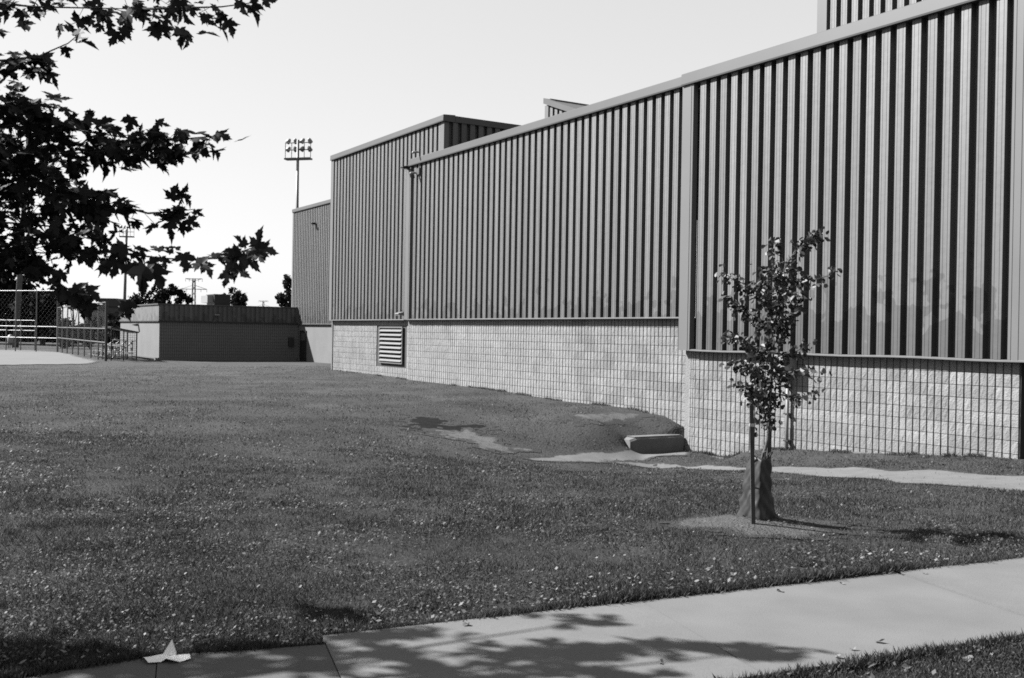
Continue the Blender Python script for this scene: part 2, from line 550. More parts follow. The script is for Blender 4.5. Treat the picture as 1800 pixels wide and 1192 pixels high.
def bare(poly, x, y, soft, amp, seed):
    """how bare the turf is (0..1): soft ragged edges"""
    sd = seg_dist(poly, x, y)
    n_ = (fbm(x * 2.3, y * 2.3, seed) - .5) * 2 * amp + (fbm(x * 9, y * 9, seed + 9) - .5) * amp
    q = np.clip(.5 - (sd + n_) / soft, 0, 1)
    return q * q * (3 - 2 * q)


def sheet(name, poly, m, lift, step, soft=.15, amp=.15, seed=0):
    """worn ground: a thin sheet whose dirt fades into the soil of the lawn at its ragged edge"""
    poly = np.array(poly, float)
    mg = soft + amp * 1.6 + .1
    x0, y0 = poly.min(0) - mg; x1, y1 = poly.max(0) + mg
    X, Y = np.meshgrid(np.arange(x0, x1, step), np.arange(y0, y1, step))
    B = bare(poly, X, Y, soft, amp, seed)
    keep = (B[:-1, :-1] + B[1:, 1:] + B[:-1, 1:] + B[1:, :-1]) > 0.0
    ids = np.arange(X.size).reshape(X.shape)
    q = np.stack([ids[:-1, :-1], ids[:-1, 1:], ids[1:, 1:], ids[1:, :-1]], -1)[keep]
    used = np.unique(q); remap = -np.ones(X.size, int); remap[used] = np.arange(len(used))
    vx, vy = X.ravel()[used], Y.ravel()[used]
    me = np_mesh(name, np.stack([vx, vy, ground_z(vx, vy) + lift], 1), remap[q], m, smooth=True)
    at_ = me.attributes.new('bare', 'FLOAT', 'POINT'); at_.data.foreach_set('value', B.ravel()[used].astype(np.float32))
    BARES.append((poly, soft, amp, seed))
    return link(name, me)


BARES = []


def plan(pix):
    return [tuple(hit(*p)[:2]) for p in pix]


# worn earth path along the foot of the near wall
PATH1 = plan([(930, 808), (985, 802), (1060, 796.5), (1112, 793.5), (1206, 793), (1206, 800), (1140, 805), (1062, 811), (1000, 812)])
PATH2 = plan([(1060, 811), (1130, 813), (1230, 820), (1300, 824), (1360, 822), (1440, 824), (1500, 823), (1570, 829), (1640, 827), (1700, 833), (1810, 838),
              (1860, 842), (1860, 872), (1810, 864), (1700, 856), (1585, 849), (1545, 843), (1440, 838), (1350, 830), (1290, 828), (1200, 822), (1100, 816)])
BARE = plan([(1000, 737), (1030, 731), (1070, 729), (1115, 731), (1100, 737), (1040, 741)])
MUD = plan([(700, 733), (745, 732), (795, 737), (790, 744), (838, 749), (850, 760), (800, 764), (760, 757), (722, 748)])
MUDL = plan([(770, 757), (800, 760), (830, 763), (870, 775), (905, 788), (890, 795), (850, 786), (810, 773), (780, 764)])
tag(sheet('dirt_path', PATH1, 'dirt', .008, .05, .16, .10, 1), kind='structure')
tag(sheet('dirt_path', PATH2, 'dirt', .008, .045, .14, .09, 2), kind='structure')
tag(sheet('bare_earth_patch', BARE, 'dry_soil', .006, .07, .45, .35, 3), kind='structure')
tag(sheet('muddy_patch', MUD, 'mud', .007, .04, .30, .62, 4), kind='structure')
tag(sheet('bare_earth_patch', MUDL, 'dry_soil', .009, .04, .34, .55, 5), kind='structure')
INF = plan([(-140, 614), (0, 615.5), (45, 616.5), (85, 619), (120, 627), (157, 636), (140, 640), (80, 641), (0, 642), (-140, 642)])
tag(sheet('infield_sand', INF, 'sand', .03, .4, .4, .2, 6), kind='structure')
# mulch ring under the young tree
RING = [(TREE[0] + (.60 + .06 * math.sin(3 * a)) * math.cos(a), TREE[1] + (.58 + .06 * math.sin(4 * a)) * math.sin(a)) for a in np.linspace(0, 2 * math.pi, 28)[:-1]]
mulch = tag(sheet('mulch_ring', RING, 'mulch', .008, .03, .26, .22, 7), kind='structure')

# sidewalk: slabs of concrete with open joints
SWD = Vector((.904, .428)).normalized()                 # along the walk
SWJ = Vector((.30, -.954)).normalized()                 # along a joint, towards the camera
walk = empty('sidewalk', (0, 5.6, 0)); tag(walk, kind='structure')
FAR0 = Vector((-.96, 5.50))


def walk_slab(a0, a1, w0, w1, m, dz=0.0, far_off=0.0):
    c = []
    for a in np.linspace(a0, a1, 7):
        for w in np.linspace(w0, w1, 6):
            p = FAR0 + SWD * a + SWJ * (w + far_off)
            c.append((p.x, p.y))
    c = np.array(c)
    z = np.full(len(c), .036 + dz)
    mb = MB()
    top = [(c[i, 0], c[i, 1] - 5.6, z[i]) for i in range(len(c))]
    mb.add(top, [(i * 6 + j, i * 6 + j + 1, (i + 1) * 6 + j + 1, (i + 1) * 6 + j) for i in range(6) for j in range(5)])
    rim = [j for j in range(6)] + [6 * i + 5 for i in range(1, 7)] + [36 + j for j in range(4, -1, -1)] + [6 * i for i in range(5, 0, -1)]
    k = len(rim)
    mb.add([top[i] for i in rim] + [(top[i][0], top[i][1], top[i][2] - .10) for i in rim], [(i, i + k, (i + 1) % k + k, (i + 1) % k) for i in range(k)])
    return mb.build('slab', m, walk)


_j = .016
SL = [-.02, 1.96, 4.05, 5.6, 7.3, 9.0]
for i in range(len(SL) - 1):
    walk_slab(SL[i] + [.005, .006, .018, .008, .008][i], SL[i + 1] - [.006, .018, .008, .008, .008][i], 0.0, 1.42, 'concrete', dz=[.002, .0, .005, .0, .003][i])
# older, patched slabs west of the joint, set a little towards the street
OLD_FAR = [Vector((-.936, 5.357)), Vector((-1.30, 5.24)), Vector((-1.72, 5.13)), Vector((-2.02, 4.92)), Vector((-2.6, 4.5))]


def poly_slab(far_pts, m, dz):
    top = [(p.x, p.y - 5.6, (.034 + dz)) for p in far_pts] + [(p.x + .393, p.y - 1.25 - 5.6, (.034 + dz)) for p in reversed(far_pts)]
    k = len(top)
    mb = MB(); mb.add(top + [(a, b, c - .1) for a, b, c in top], [tuple(reversed(range(k)))] + [(i, (i + 1) % k, (i + 1) % k + k, i + k) for i in range(k)])
    return mb.build('slab', m, walk)


poly_slab(OLD_FAR[:3], 'concrete_old', -.001)
poly_slab([OLD_FAR[2] + Vector((-.005, -.002))] + OLD_FAR[3:], 'concrete_old', -.003)
WALK_POLY = [tuple(FAR0 + SWD * -.02), tuple(FAR0 + SWD * 9), tuple(FAR0 + SWD * 9 + SWJ * 1.42), tuple(FAR0 + SWD * -.02 + SWJ * 1.42)]
WALK_POLY2 = [tuple(p) for p in OLD_FAR] + [(p.x + .393, p.y - 1.25) for p in reversed(OLD_FAR)]

# ================================================================== ARENA BUILDING (wall axes s, d, z)
S0, D0 = -16.6, 14.6
OW = (S0, D0, 0)
arena = empty('arena_building', wpt(S0, D0, 0), WROT)
tag(arena, 'long windowless arena with ribbed metal cladding over a pale block base', 'building')
PITCH_R, RIB_W, RIB_P = .302, .177, .118


def wall_box(name, m, s0, s1, d0, d1, z0, z1, parent=arena):
    mb = MB(); mb.box(s0, s1, d0, d1, z0, z1)
    return mb.build(name, m, parent, OW)


def rib_mesh(seed):
    w, p = RIB_W, RIB_P
    g = .004
    prof = [(0, .004), (.005, -p), (.040, -p), (.044, -p + g), (.052, -p + g), (.056, -p), (w - .056, -p), (w - .052, -p + g), (w - .044, -p + g), (w - .040, -p), (w - .005, -p), (w, .004)]
    mb = MB()
    n = len(prof)
    vs = [(u, q, 0.0) for u, q in prof] + [(u, q, 1.0) for u, q in prof]
    mb.add(vs, [(i, i + 1, n + i + 1, n + i) for i in range(n - 1)])
    return mb.mesh('rib', 'paint_siding')


RIBS = [rib_mesh(0)]


def siding(s0, s1, dface, z0, z1, first=None, last=None, slope=None, name='siding'):
    """ribbed cladding: a recessed pan sheet and one object per rib; dface is the outer face"""
    mb = MB()
    db = dface + RIB_P
    zt = (lambda s: z1) if slope is None else slope
    mb.add([(s0, db, z0), (s1, db, z0), (s1, db, zt(s1)), (s0, db, zt(s0))], [(0, 1, 2, 3)])
    mb.add([(s0, db + .04, z0), (s1, db + .04, z0), (s1, db + .04, zt(s1)), (s0, db + .04, zt(s0))], [(3, 2, 1, 0)])
    pan = mb.build(name, 'paint_siding', arena, OW)
    s = first if first is not None else s0
    e = last if last is not None else s1
    while s + RIB_W <= e + 1e-6:
        h = min(zt(s), zt(s + RIB_W)) - z0
        if h > .02:
            inst('rib', RIBS[0], pan, (s - S0, db - D0, z0), (1, 1, h))
        s += PITCH_R
    return pan


def coping(s0, s1, dface, z0, z1, out=.07, name='coping'):
    mb = MB()
    mb.prism([(dface - out, z0), (dface - out - .006, z0 + .03), (dface - out, z1 - .015), (dface - out + .02, z1), (dface + .35, z1 + .02), (dface + .35, z0)], s0, s1, 'x')
    return mb.build(name, 'coping_metal', arena, OW)


def drip(s0, s1, dface, z, wob=0.0):
    mb = MB()
    n = max(2, int((s1 - s0) / .5))
    k = np.linspace(s0, s1, n + 1)
    for a, b in zip(k[:-1], k[1:]):
        wa = wob * math.sin(a * 2.1) ; wb = wob * math.sin(b * 2.1)
        vs = []
        for s, q in ((a, wa), (b, wb)):
            vs += [(s, dface - .035, z - .03 + q), (s, dface - .035, z - .012 + q), (s, dface + .01, z + .004 + q), (s, dface + .13, z + .004 + q), (s, dface + .13, z - .012 + q)]
        mb.add(vs, [(i, (i + 1) % 5, 5 + (i + 1) % 5, 5 + i) for i in range(5)] + [(0, 1, 2, 3, 4), (9, 8, 7, 6, 5)])
    return mb.build('drip_edge', 'paint_trim', arena, OW)


# --- section D (nearest)
ZD, ZB = 1.385, 2.065
siding(-16.5, -9.2, 14.5, ZD, 6.96, first=-16.34, last=-9.4)
coping(-16.86, -6.0, 14.5, 6.91, 7.16)
drip(-16.52, -6.0, 14.5, ZD, .008)
mb = MB()      # corner trim at the far end, folded sheet with a raised seam
mb.prism([(-16.86, 14.47), (-16.60, 14.47), (-16.595, 14.462), (-16.575, 14.462), (-16.57, 14.47), (-16.515, 14.47), (-16.515, 14.60), (-16.82, 14.60), (-16.82, 14.75), (-16.86, 14.75)], ZD - .02, 6.95, 'z')
mb.build('corner_trim', 'paint_trim', arena, OW)
mb = MB()      # flat sheet at the near end
mb.prism([(-9.405, 14.60), (-9.405, 14.49), (-9.36, 14.49), (-9.355, 14.496), (-9.33, 14.496), (-9.325, 14.49), (-9.24, 14.49), (-9.235, 14.497), (-6.0, 14.497), (-6.0, 14.60)], ZD - .005, 6.95, 'z')
mb.build('corner_trim', 'paint_trim', arena, OW)
# --- section B (middle)
siding(-30.30, -16.8, 14.72, ZB, 7.05, first=-30.28 + .16, last=-16.75)
coping(-30.42, -16.861, 14.72, 6.98, 7.2)
drip(-30.45, -16.86, 14.72, ZB)
mb = MB()
mb.prism([(-30.62, 14.69), (-30.38, 14.69), (-30.375, 14.684), (-30.36, 14.684), (-30.355, 14.69), (-30.29, 14.69), (-30.29, 14.83), (-30.62, 14.83)], ZB - .02, 6.97, 'z')
mb.build('corner_trim', 'paint_trim', arena, OW)
# --- section C (taller)
siding(-37.4, -28.4, 14.86, ZB, 8.1, first=-37.36 + .16, last=-28.55)
coping(-37.52, -28.30, 14.86, 8.12, 8.32)
drip(-37.45, -30.45, 14.86, ZB - .004)
mb = MB()
mb.prism([(-37.52, 14.83), (-37.26, 14.83), (-37.26, 14.95), (-37.52, 14.95)], ZB - .02, 8.11, 'z')
mb.build('corner_trim', 'paint_trim', arena, OW)
mb = MB()
mb.prism([(-28.56, 14.852), (-28.36, 14.852), (-28.36, 15.02), (-28.56, 15.02)], 6.9, 8.11, 'z')
mb.build('corner_trim', 'paint_trim', arena, OW)
# C near end wall above B's roof: ribs face the camera
endw = wall_box('end_wall', 'paint_siding', -28.52, -28.45, 14.98, 26, 6.8, 8.14)
d = 15.15
while d < 22:
    o = inst('rib', RIBS[0], endw, (-28.45 - S0, d - D0, 6.8), (1, 1, 1.33), (0, 0, math.pi / 2))
    d += PITCH_R
mb = MB(); mb.box(-28.46, -28.30, 15.22, 26, 8.125, 8.315); mb.build('coping', 'coping_metal', arena, OW)
# --- section E (set back)
siding(-67.3, -36.0, 24.0, 2.06, 9.55, first=-67.1, last=-56)
coping(-67.45, -40.0, 24.0, 9.52, 9.75)
drip(-67.4, -40.0, 24.0, 2.06)
mb = MB(); mb.prism([(-67.42, 23.97), (-67.16, 23.97), (-67.16, 24.09), (-67.42, 24.09)], 2.04, 9.51, 'z'); mb.build('corner_trim', 'paint_trim', arena, OW)
# --- roofs and hidden flanks so that the halls are closed
wall_box('roof', 'roofing', -30.6, -6.0, 14.87, 40, 6.75, 6.9)
wall_box('roof', 'roofing', -37.4, -28.54, 15.2, 40, 7.9, 8.05)
wall_box('roof', 'roofing', -67.2, -37.4, 24.2, 46, 9.3, 9.45)
wall_box('end_wall', 'paint_siding', -37.5, -37.42, 14.96, 24.2, -.6, 8.1)
wall_box('end_wall', 'paint_siding', -67.38, -67.3, 24.1, 46, -.8, 9.5)
wall_box('end_wall', 'paint_siding', -6.1, -6.0, 14.62, 40, -.8, 6.9)
# --- upper storey set back over section D
siding(-16.6, -6.0, 18.4, 6.9, 13.2, first=-16.42, last=-6.2)
mb = MB(); mb.prism([(-16.78, 18.37), (-16.5, 18.37), (-16.5, 18.5), (-16.78, 18.5)], 6.9, 13.2, 'z'); mb.build('corner_trim', 'paint_trim', arena, OW)
wall_box('roof', 'roofing', -16.75, -6.0, 18.52, 40, 13.0, 13.2)
wall_box('end_wall', 'paint_siding', -16.75, -16.68, 18.51, 40, 6.9, 13.0)
# --- roof monitor with a slanting top beyond section B
mon = lambda s: 10.02 - .36 * (s + 31.8)
siding(-31.75, -27.6, 20.9, 6.9, 0, first=-31.65, slope=mon)
mb = MB()
for a, b in ((-31.98, -27.6),):
    for dd0, dd1 in ((20.82, 21.1),):
        mb.add([(a, dd0, mon(a)), (b, dd0, mon(b)), (b, dd1, mon(b)), (a, dd1, mon(a)), (a, dd0, mon(a) + .2), (b, dd0, mon(b) + .2), (b, dd1, mon(b) + .2), (a, dd1, mon(a) + .2)],
               [(0, 3, 2, 1), (4, 5, 6, 7), (0, 1, 5, 4), (1, 2, 6, 5), (2, 3, 7, 6), (3, 0, 4, 7)])
mb.build('coping', 'coping_metal', arena, OW)
mb = MB(); mb.prism([(-31.95, 20.87), (-31.72, 20.87), (-31.72, 20.99), (-31.95, 20.99)], 6.9, 10.0, 'z'); mb.build('corner_trim', 'paint_trim', arena, OW)
mb = MB()
a, b = -31.9, -27.6
mb.add([(a, 21.1, mon(a) + .17), (b, 21.1, mon(b) + .17), (b, 24.5, mon(b) + .17), (a, 24.5, mon(a) + .17), (a, 21.1, mon(a)), (b, 21.1, mon(b)), (b, 24.5, mon(b)), (a, 24.5, mon(a))],
       [(0, 1, 2, 3), (7, 6, 5, 4), (0, 4, 5, 1), (1, 5, 6, 2), (2, 6, 7, 3), (3, 7, 4, 0)])
mb.build('roof', 'coping_metal', arena, OW)
wall_box('end_wall', 'paint_siding', -31.93, -31.86, 21.0, 24.5, 6.9, 10.0)
mb = MB(); mb.box(-32.0, -31.94, 21.1, 24.6, 10.20, 10.30); mb.build('ridge_cap', 'coping_metal', arena, OW)

# --- block bases
BW_, BH_ = .4, .2


def block_mesh(seed):
    r = random.Random(seed)
    mb = MB()
    J = .009                                     # mortar joint
    mb.add([(J / 2, .020, J / 2), (BW_ - J / 2, .020, J / 2), (BW_ - J / 2, .020, BH_ - J / 2), (J / 2, .020, BH_ - J / 2)], [(0, 1, 2, 3)])
    sc = .026                                    # scored groove
    for k in range(3):
        x0 = k * BW_ / 3 + sc / 2; x1 = (k + 1) * BW_ / 3 - sc / 2
        z0, z1 = J / 2, BH_ - J / 2
        vs = []
        for i in range(3):
            for j in range(3):
                x = x0 + (x1 - x0) * i / 2; z = z0 + (z1 - z0) * j / 2
                if i == 1: x += r.uniform(-.015, .015)
                if j == 1: z += r.uniform(-.03, .03)
                edge = (i != 1) or (j != 1)
                vs.append((x, r.uniform(-.003, .004) if edge else r.uniform(-.007, .001), z))
        fs = [(i * 3 + j, (i + 1) * 3 + j, (i + 1) * 3 + j + 1, i * 3 + j + 1) for i in range(2) for j in range(2)]
        back = [(x0 - .003, .021, z0), (x1 + .003, .021, z0), (x1 + .003, .021, z1), (x0 - .003, .021, z1)]
        mb.add(vs + back, fs + [(0, 9, 10, 6, 3), (6, 10, 11, 8, 7), (8, 11, 12, 2, 5), (2, 12, 9, 0, 1)])
    return mb


BLOCKMB = [block_mesh(s) for s in range(9)]
BLOCKS = [b.mesh('block', 'split_block') for b in BLOCKMB]


def block_wall(s0, s1, dface, ztop, zlow, pieces_from, skip=None):
    """mortar body + blocks; blocks with s >= pieces_from are objects, the rest one joined part"""
    mb = MB(); mb.box(s0, s1, dface + .024, dface + .20, zlow - .4, ztop)
    wall = mb.build('block_wall', 'mortar', arena, OW)
    rest = MB()
    cnt = 0
    row = 0
    z = ztop - BH_
    while z > zlow - .2:
        s = s1 - BW_
        while s > s0 - BW_ + .01:
            lo = min(gz(*wpt(s, dface)[:2]), gz(*wpt(s + BW_, dface)[:2]))
            a, b = max(s, s0), min(s + BW_, s1)
            if z + BH_ > lo and b - a > .03 and not (skip and skip(s, z)):
                k = random.randrange(9)
                if a > s + .01 or b < s + BW_ - .01 or s < pieces_from:
                    src = BLOCKMB[k]
                    if a > s + .01 or b < s + BW_ - .01:      # cut block at an end: squeeze whole thirds
                        f = (b - a) / BW_
                        vv = [(a + (p[0]) * f, dface + p[1], z + p[2]) for p in src.v]
                    else:
                        vv = [(s + p[0], dface + p[1], z + p[2]) for p in src.v]
                    rest.add(vv, src.f)
                else:
                    inst('block', BLOCKS[k], wall, (s - S0, dface - D0, z)); cnt += 1
            s -= BW_
        z -= BH_; row += 1
    if rest.v:
        o = rest.build('blocks_beyond', 'block_joined', wall, OW)
        o['kind'] = 'stuff'
    return wall, cnt


wD, cD = block_wall(-16.68, -9.28, 14.62, ZD - .02, -.95, -99)
wB, cB = block_wall(-30.60, -16.75, 14.83, ZB - .02, -.35, -16.75 - .4 * math.floor((300 - cD) / 11))
print('blocks', cD, cB)
# section D: pale end strip (pilaster) at its far corner and shaded return at its near corner
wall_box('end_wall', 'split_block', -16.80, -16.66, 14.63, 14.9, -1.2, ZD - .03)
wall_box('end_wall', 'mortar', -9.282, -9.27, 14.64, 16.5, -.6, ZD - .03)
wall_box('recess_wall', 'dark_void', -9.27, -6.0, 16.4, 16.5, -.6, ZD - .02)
wall_box('soffit', 'paint_trim', -16.6, -6.0, 14.60, 15.2, ZD - .010, ZD + .006)
wall_box('soffit', 'paint_trim', -37.4, -16.9, 14.95, 15.3, ZB - .018, ZB - .006)
# section C: smoother sealed block
block_wall(-37.6, -30.605, 14.985, ZB - .02, -.2, 99, skip=lambda s, z: s + .4 > -33.1 and s < -31.25 and z + .2 > .6 and z < 1.8)
wall_box('block_wall', 'painted_block', -37.6, -30.61, 15.19, 15.4, -.5, ZB - .02)
# section E
wall_box('block_wall', 'annex_block', -67.3, -37.5, 24.12, 24.5, -1.0, 2.04)
# louvre in section C
lv = MB()
ls0, ls1, lz0, lz1 = -33.05, -31.30, .62, 1.77
for q in ((ls0 - .05, ls0, lz0 - .05, lz1 + .05), (ls1, ls1 + .05, lz0 - .05, lz1 + .05)):
    lv.box(q[0], q[1], 14.93, 14.975, q[2], q[3])
lv.box(ls0, ls1, 14.93, 14.975, lz1, lz1 + .05); lv.box(ls0, ls1, 14.93, 14.975, lz0 - .05, lz0)
louvre = lv.build('louvre', 'paint_trim', arena, OW)
mb = MB(); mb.box(ls0, ls1, 14.958, 14.968, lz0, lz1); mb.build('backing', 'dark_void', louvre, OW)
for k in range(8):
    z = lz0 + .02 + k * (lz1 - lz0) / 8
    mb = MB()
    mb.prism([(14.90, z), (14.90, z + .012), (14.956, z + .072), (14.956, z + .060)], ls0 + .006, ls1 - .006, 'x')
    mb.build('slat', 'grey_metal', louvre, OW)
# concrete sill strip where section C meets the lawn
mb = MB()
for a, b, zz in ((-36.2, -33.6, .06), (-33.58, -31.2, .075), (-31.3, -30.5, -.0)):
    mb.box(a, b, 14.62 if a > -31.5 else 14.80, 14.968, -.35, zz + .05)
mb.build('footing', 'concrete', arena, OW)
mb = MB()
mb.box(-16.62, -15.2, 14.5, 14.618, -1.2, -.76); mb.build('footing', 'kerb_concrete', arena, OW)
mb = MB(); mb.box(-12.3, -10.8, 14.56, 14.618, -.7, -.30); mb.build('footing', 'kerb_concrete', arena, OW)
# door in section E with frame
mb = MB()
for q in ((-65.95, -65.83, -.6, 1.62), (-64.93, -64.81, -.6, 1.62)):
    mb.box(q[0], q[1], 24.05, 24.119, q[2], q[3])
mb.box(-65.83, -64.93, 24.05, 24.119, 1.5, 1.62)
door = mb.build('door', 'dark_metal', arena, OW)
mb = MB(); mb.box(-65.83, -64.93, 24.085, 24.115, -.6, .95); mb.build('leaf', 'door_paint', door, OW)
mb = MB(); mb.box(-65.83, -64.93, 24.09, 24.115, .97, 1.498); mb.build('transom', 'grey_metal', door, OW)
mb = MB(); mb.box(-65.02, -64.97, 24.03, 24.084, .25, .40); mb.build('handle', 'galvanised', door, OW)
add_bottom_stain('paint_siding', ZB)

# ================================================================== ANNEX
SA, DA = -66.25, 15.07
OA = (SA, DA, 0)
annex = empty('annex_building', wpt(SA, DA, 0), WROT)
tag(annex, 'low flat-roofed block annex with a dark ribbed fascia beside the ball field', 'building')


def abox(name, m, s0, s1, d0, d1, z0, z1, parent=annex):
    mb = MB(); mb.box(s0, s1, d0, d1, z0, z1)
    return mb.build(name, m, parent, OA)


aw = abox('wall', 'annex_block', -78.2, -66.33, 15.13, 24.1, -1.0, 2.1)
fa = abox('fascia', 'paint_siding', -78.35, -66.27, 15.07, 24.05, 2.08, 3.08)
d = 15.12
while d < 23.9:
    inst('rib', RIBS[0], fa, (-66.27 - SA, d - DA, 2.10), (1, .5, .96), (0, 0, math.pi / 2))
    d += .302
abox('roof_edge', 'coping_metal', -78.42, -66.19, 14.99, 24.0, 3.081, 3.15)
abox('drip_edge', 'dark_metal', -78.36, -66.21, 15.03, 24.04, 2.03, 2.078)
abox('footing', 'kerb_concrete', -78.3, -66.30, 15.06, 24.0, -1.0, -.20)
# scored block courses on the shaded face: recessed joints
mb = MB()
for k in range(12):
    z = 2.0 - .2 * k
    mb.box(-66.334, -66.326, 15.13, 24.05, z, z + .012)
for k in range(66):
    dd = 15.13 + k * .133
    mb.box(-66.334, -66.325, dd, dd + .022, -.5, 2.03)
o = mb.build('joint_lines', 'mortar', aw, OA); o['kind'] = 'stuff'
abox('vent_box', 'dark_metal', -66.33, -66.2, 23.4, 23.75, .55, 1.15)

# rooftop unit
p = wpt(-71.5, 20.25, 3.15)
unit = empty('rooftop_unit', p, WROT)
tag(unit, 'dark box-shaped air unit standing on the annex roof', 'air unit')
mb = MB(); mb.box(-1.0, .9, -.55, .55, .10, .80); mb.build('cabinet', 'dark_metal', unit)
mb = MB(); mb.box(-1.05, .95, -.6, .6, .801, .84); mb.build('lid', 'grey_metal', unit)
mb = MB(); mb.box(-1.0, .6, -.95, -.555, .25, .74); mb.build('intake_hood', 'white_metal', unit)
mb = MB()
for x in (-.9, .7): mb.box(x, x + .12, -.5, .5, 0, .10)
mb.build('base_rail', 'galvanised', unit)


# ================================================================== WALL LAMPS AND FITTINGS
def wall_lamp(loc, size, label, kind):
    r = empty('wall_lamp', loc, WROT)
    tag(r, label, 'wall lamp', 'wall lamps on the buildings')
    k = size
    mb = MB(); mb.box(-.12 * k, .12 * k, -.02, .05, -.15 * k, .15 * k); mb.build('back_plate', 'dark_metal', r)
    mb = MB(); mb.tube([(0, 0, 0), (0, -.16 * k, .04 * k)], .03 * k, 8); mb.build('arm', 'dark_metal', r)
    mb = MB()
    mb.add([(-.22 * k, -.10 * k, .10 * k), (.22 * k, -.10 * k, .10 * k), (.26 * k, -.52 * k, .02 * k), (-.26 * k, -.52 * k, .02 * k),
            (-.18 * k, -.10 * k, -.12 * k), (.18 * k, -.10 * k, -.12 * k), (.26 * k, -.52 * k, -.05 * k), (-.26 * k, -.52 * k, -.05 * k)],
           [(3, 2, 1, 0), (4, 5, 6, 7), (0, 1, 5, 4), (1, 2, 6, 5), (2, 3, 7, 6), (3, 0, 4, 7)])
    mb.build('housing', kind, r)
    mb = MB(); mb.box(-.2 * k, .2 * k, -.48 * k, -.16 * k, -.13 * k, -.121 * k); mb.build('lens', 'lens_glass', r)
    return r


wall_lamp(wpt(-30.45, 14.66, 6.95), .45, 'dark shoebox floodlight at the top corner of the middle cladding', 'dark_metal')
wall_lamp(wpt(-63.2, 24.0, 8.45), .65, 'black floodlight high on the farthest clad wall', 'dark_metal')
wall_lamp(wpt(-30.95, 14.84, 2.25), .5, 'small pale lamp low at the foot of the middle cladding', 'white_metal')
r = wall_lamp(wpt(-66.24, 18.6, 2.52), .55, 'tiny lamp on the dark fascia of the low annex', 'white_metal')
r.rotation_euler = (0, 0, WROT + math.pi / 2)
wall_lamp(wpt(-72.3, 15.13, 1.82), .7, 'little dark lamp on the sunlit end of the low annex', 'dark_metal')
# twin emergency heads beside the top floodlight
r = empty('emergency_light', wpt(-29.75, 14.72, 6.72), WROT); tag(r, 'pair of small pale round lamp heads just below the roof corner', 'lamp')
mb = MB(); mb.box(-.1, .1, -.06, 0, -.08, .12); mb.build('back_plate', 'grey_metal', r)
for sx, zz in ((-.10, -.02), (.05, .62)):
    mb = MB(); mb.tube([(sx, -.03, zz), (sx, -.12, zz), (sx, -.26, zz - .03), (sx, -.28, zz - .03)], [.015, .035, .042, .03], 12); mb.build('lamp_head', 'white_metal', r, smooth=True)
mb = MB(); mb.tube([(.06, -.03, .1), (.09, -.05, .5)], .015, 6); mb.build('bracket', 'grey_metal', r)

# white cabinet with conduit on the near block wall
cab = empty('electrical_cabinet', wpt(-13.84, 14.60, .98), WROT)
tag(cab, 'pale electrical cabinet on the near block wall behind the young tree', 'cabinet')
mb = MB(); mb.box(-.17, .17, -.25, .0, 0, .385); mb.build('case', 'white_metal', cab)
mb = MB(); mb.box(-.15, .15, -.262, -.251, .02, .36); dd = mb.build('cover', 'white_metal', cab)
mb = MB(); mb.box(.10, .125, -.275, -.263, .16, .23); mb.build('latch', 'dark_metal', dd)
mb = MB(); mb.box(-.185, .185, -.275, .0, .386, .398); mb.build('hood', 'grey_metal', cab)
con = empty('conduit_pipe', wpt(-13.84, 14.60, -.52), WROT)
tag(con, 'thin metal conduit running down the block wall below the pale cabinet', 'pipe')
mb = MB(); mb.tube([(0, -.05, -.05), (0, -.05, 1.51)], .032, 10); mb.build('pipe', 'white_metal', con, smooth=True)
for z in (.25, .75, 1.25):
    mb = MB(); mb.box(-.06, .06, -.09, .0, z, z + .025); mb.build('clamp', 'galvanised', con)
# concrete kerb that holds the higher lawn at the wall corner
K0 = wpt(-16.96, 14.60, 0); 
kr = empty('concrete_kerb', (K0.x, K0.y, -.80), WROT)
tag(kr, 'short concrete retaining kerb jutting from the block wall corner into the lawn', 'kerb')
mb = MB()
prof = [(-.16, -.5), (.20, -.5), (.20, .33), (.16, .37), (-.10, .37), (-.15, .34)]
n = 9
vs, fs = [], []
for i in range(n):
    y = -1.42 + 1.40 * i / (n - 1)
    sh = .86 if i == 0 else 1.0
    vs += [(u * sh, y, w - (.05 if i == 0 and w > 0 else 0) + .004 * math.sin(i * 2.3)) for u, w in prof]
m_ = len(prof)
for i in range(n - 1):
    fs += [(i * m_ + k, i * m_ + (k + 1) % m_, (i + 1) * m_ + (k + 1) % m_, (i + 1) * m_ + k) for k in range(m_)]
fs += [tuple(range(m_)), tuple(reversed(range((n - 1) * m_, n * m_)))]
mb.add(vs, fs)
mb.build('kerb_block', 'kerb_concrete', kr)
mb = MB(); mb.box(-.10, .16, -1.30, -.06, .372, .380); mb.build('worn_top', 'kerb_concrete', kr)

# ================================================================== YOUNG TREE
TX, TY = TREE
YT = empty('young_tree', (TX, TY, gz(TX, TY)))
tag(YT, 'slim newly planted tree with sparse small leaves in front of the near wall', 'tree')
tb = Vector((TX, TY, gz(TX, TY)))


def ypts(pix, Y=TY + .05):
    out = []
    for p in pix:
        q = at(p[0], p[1], (p[2] if len(p) > 2 else Y))
        out.append(q - tb)
    return out


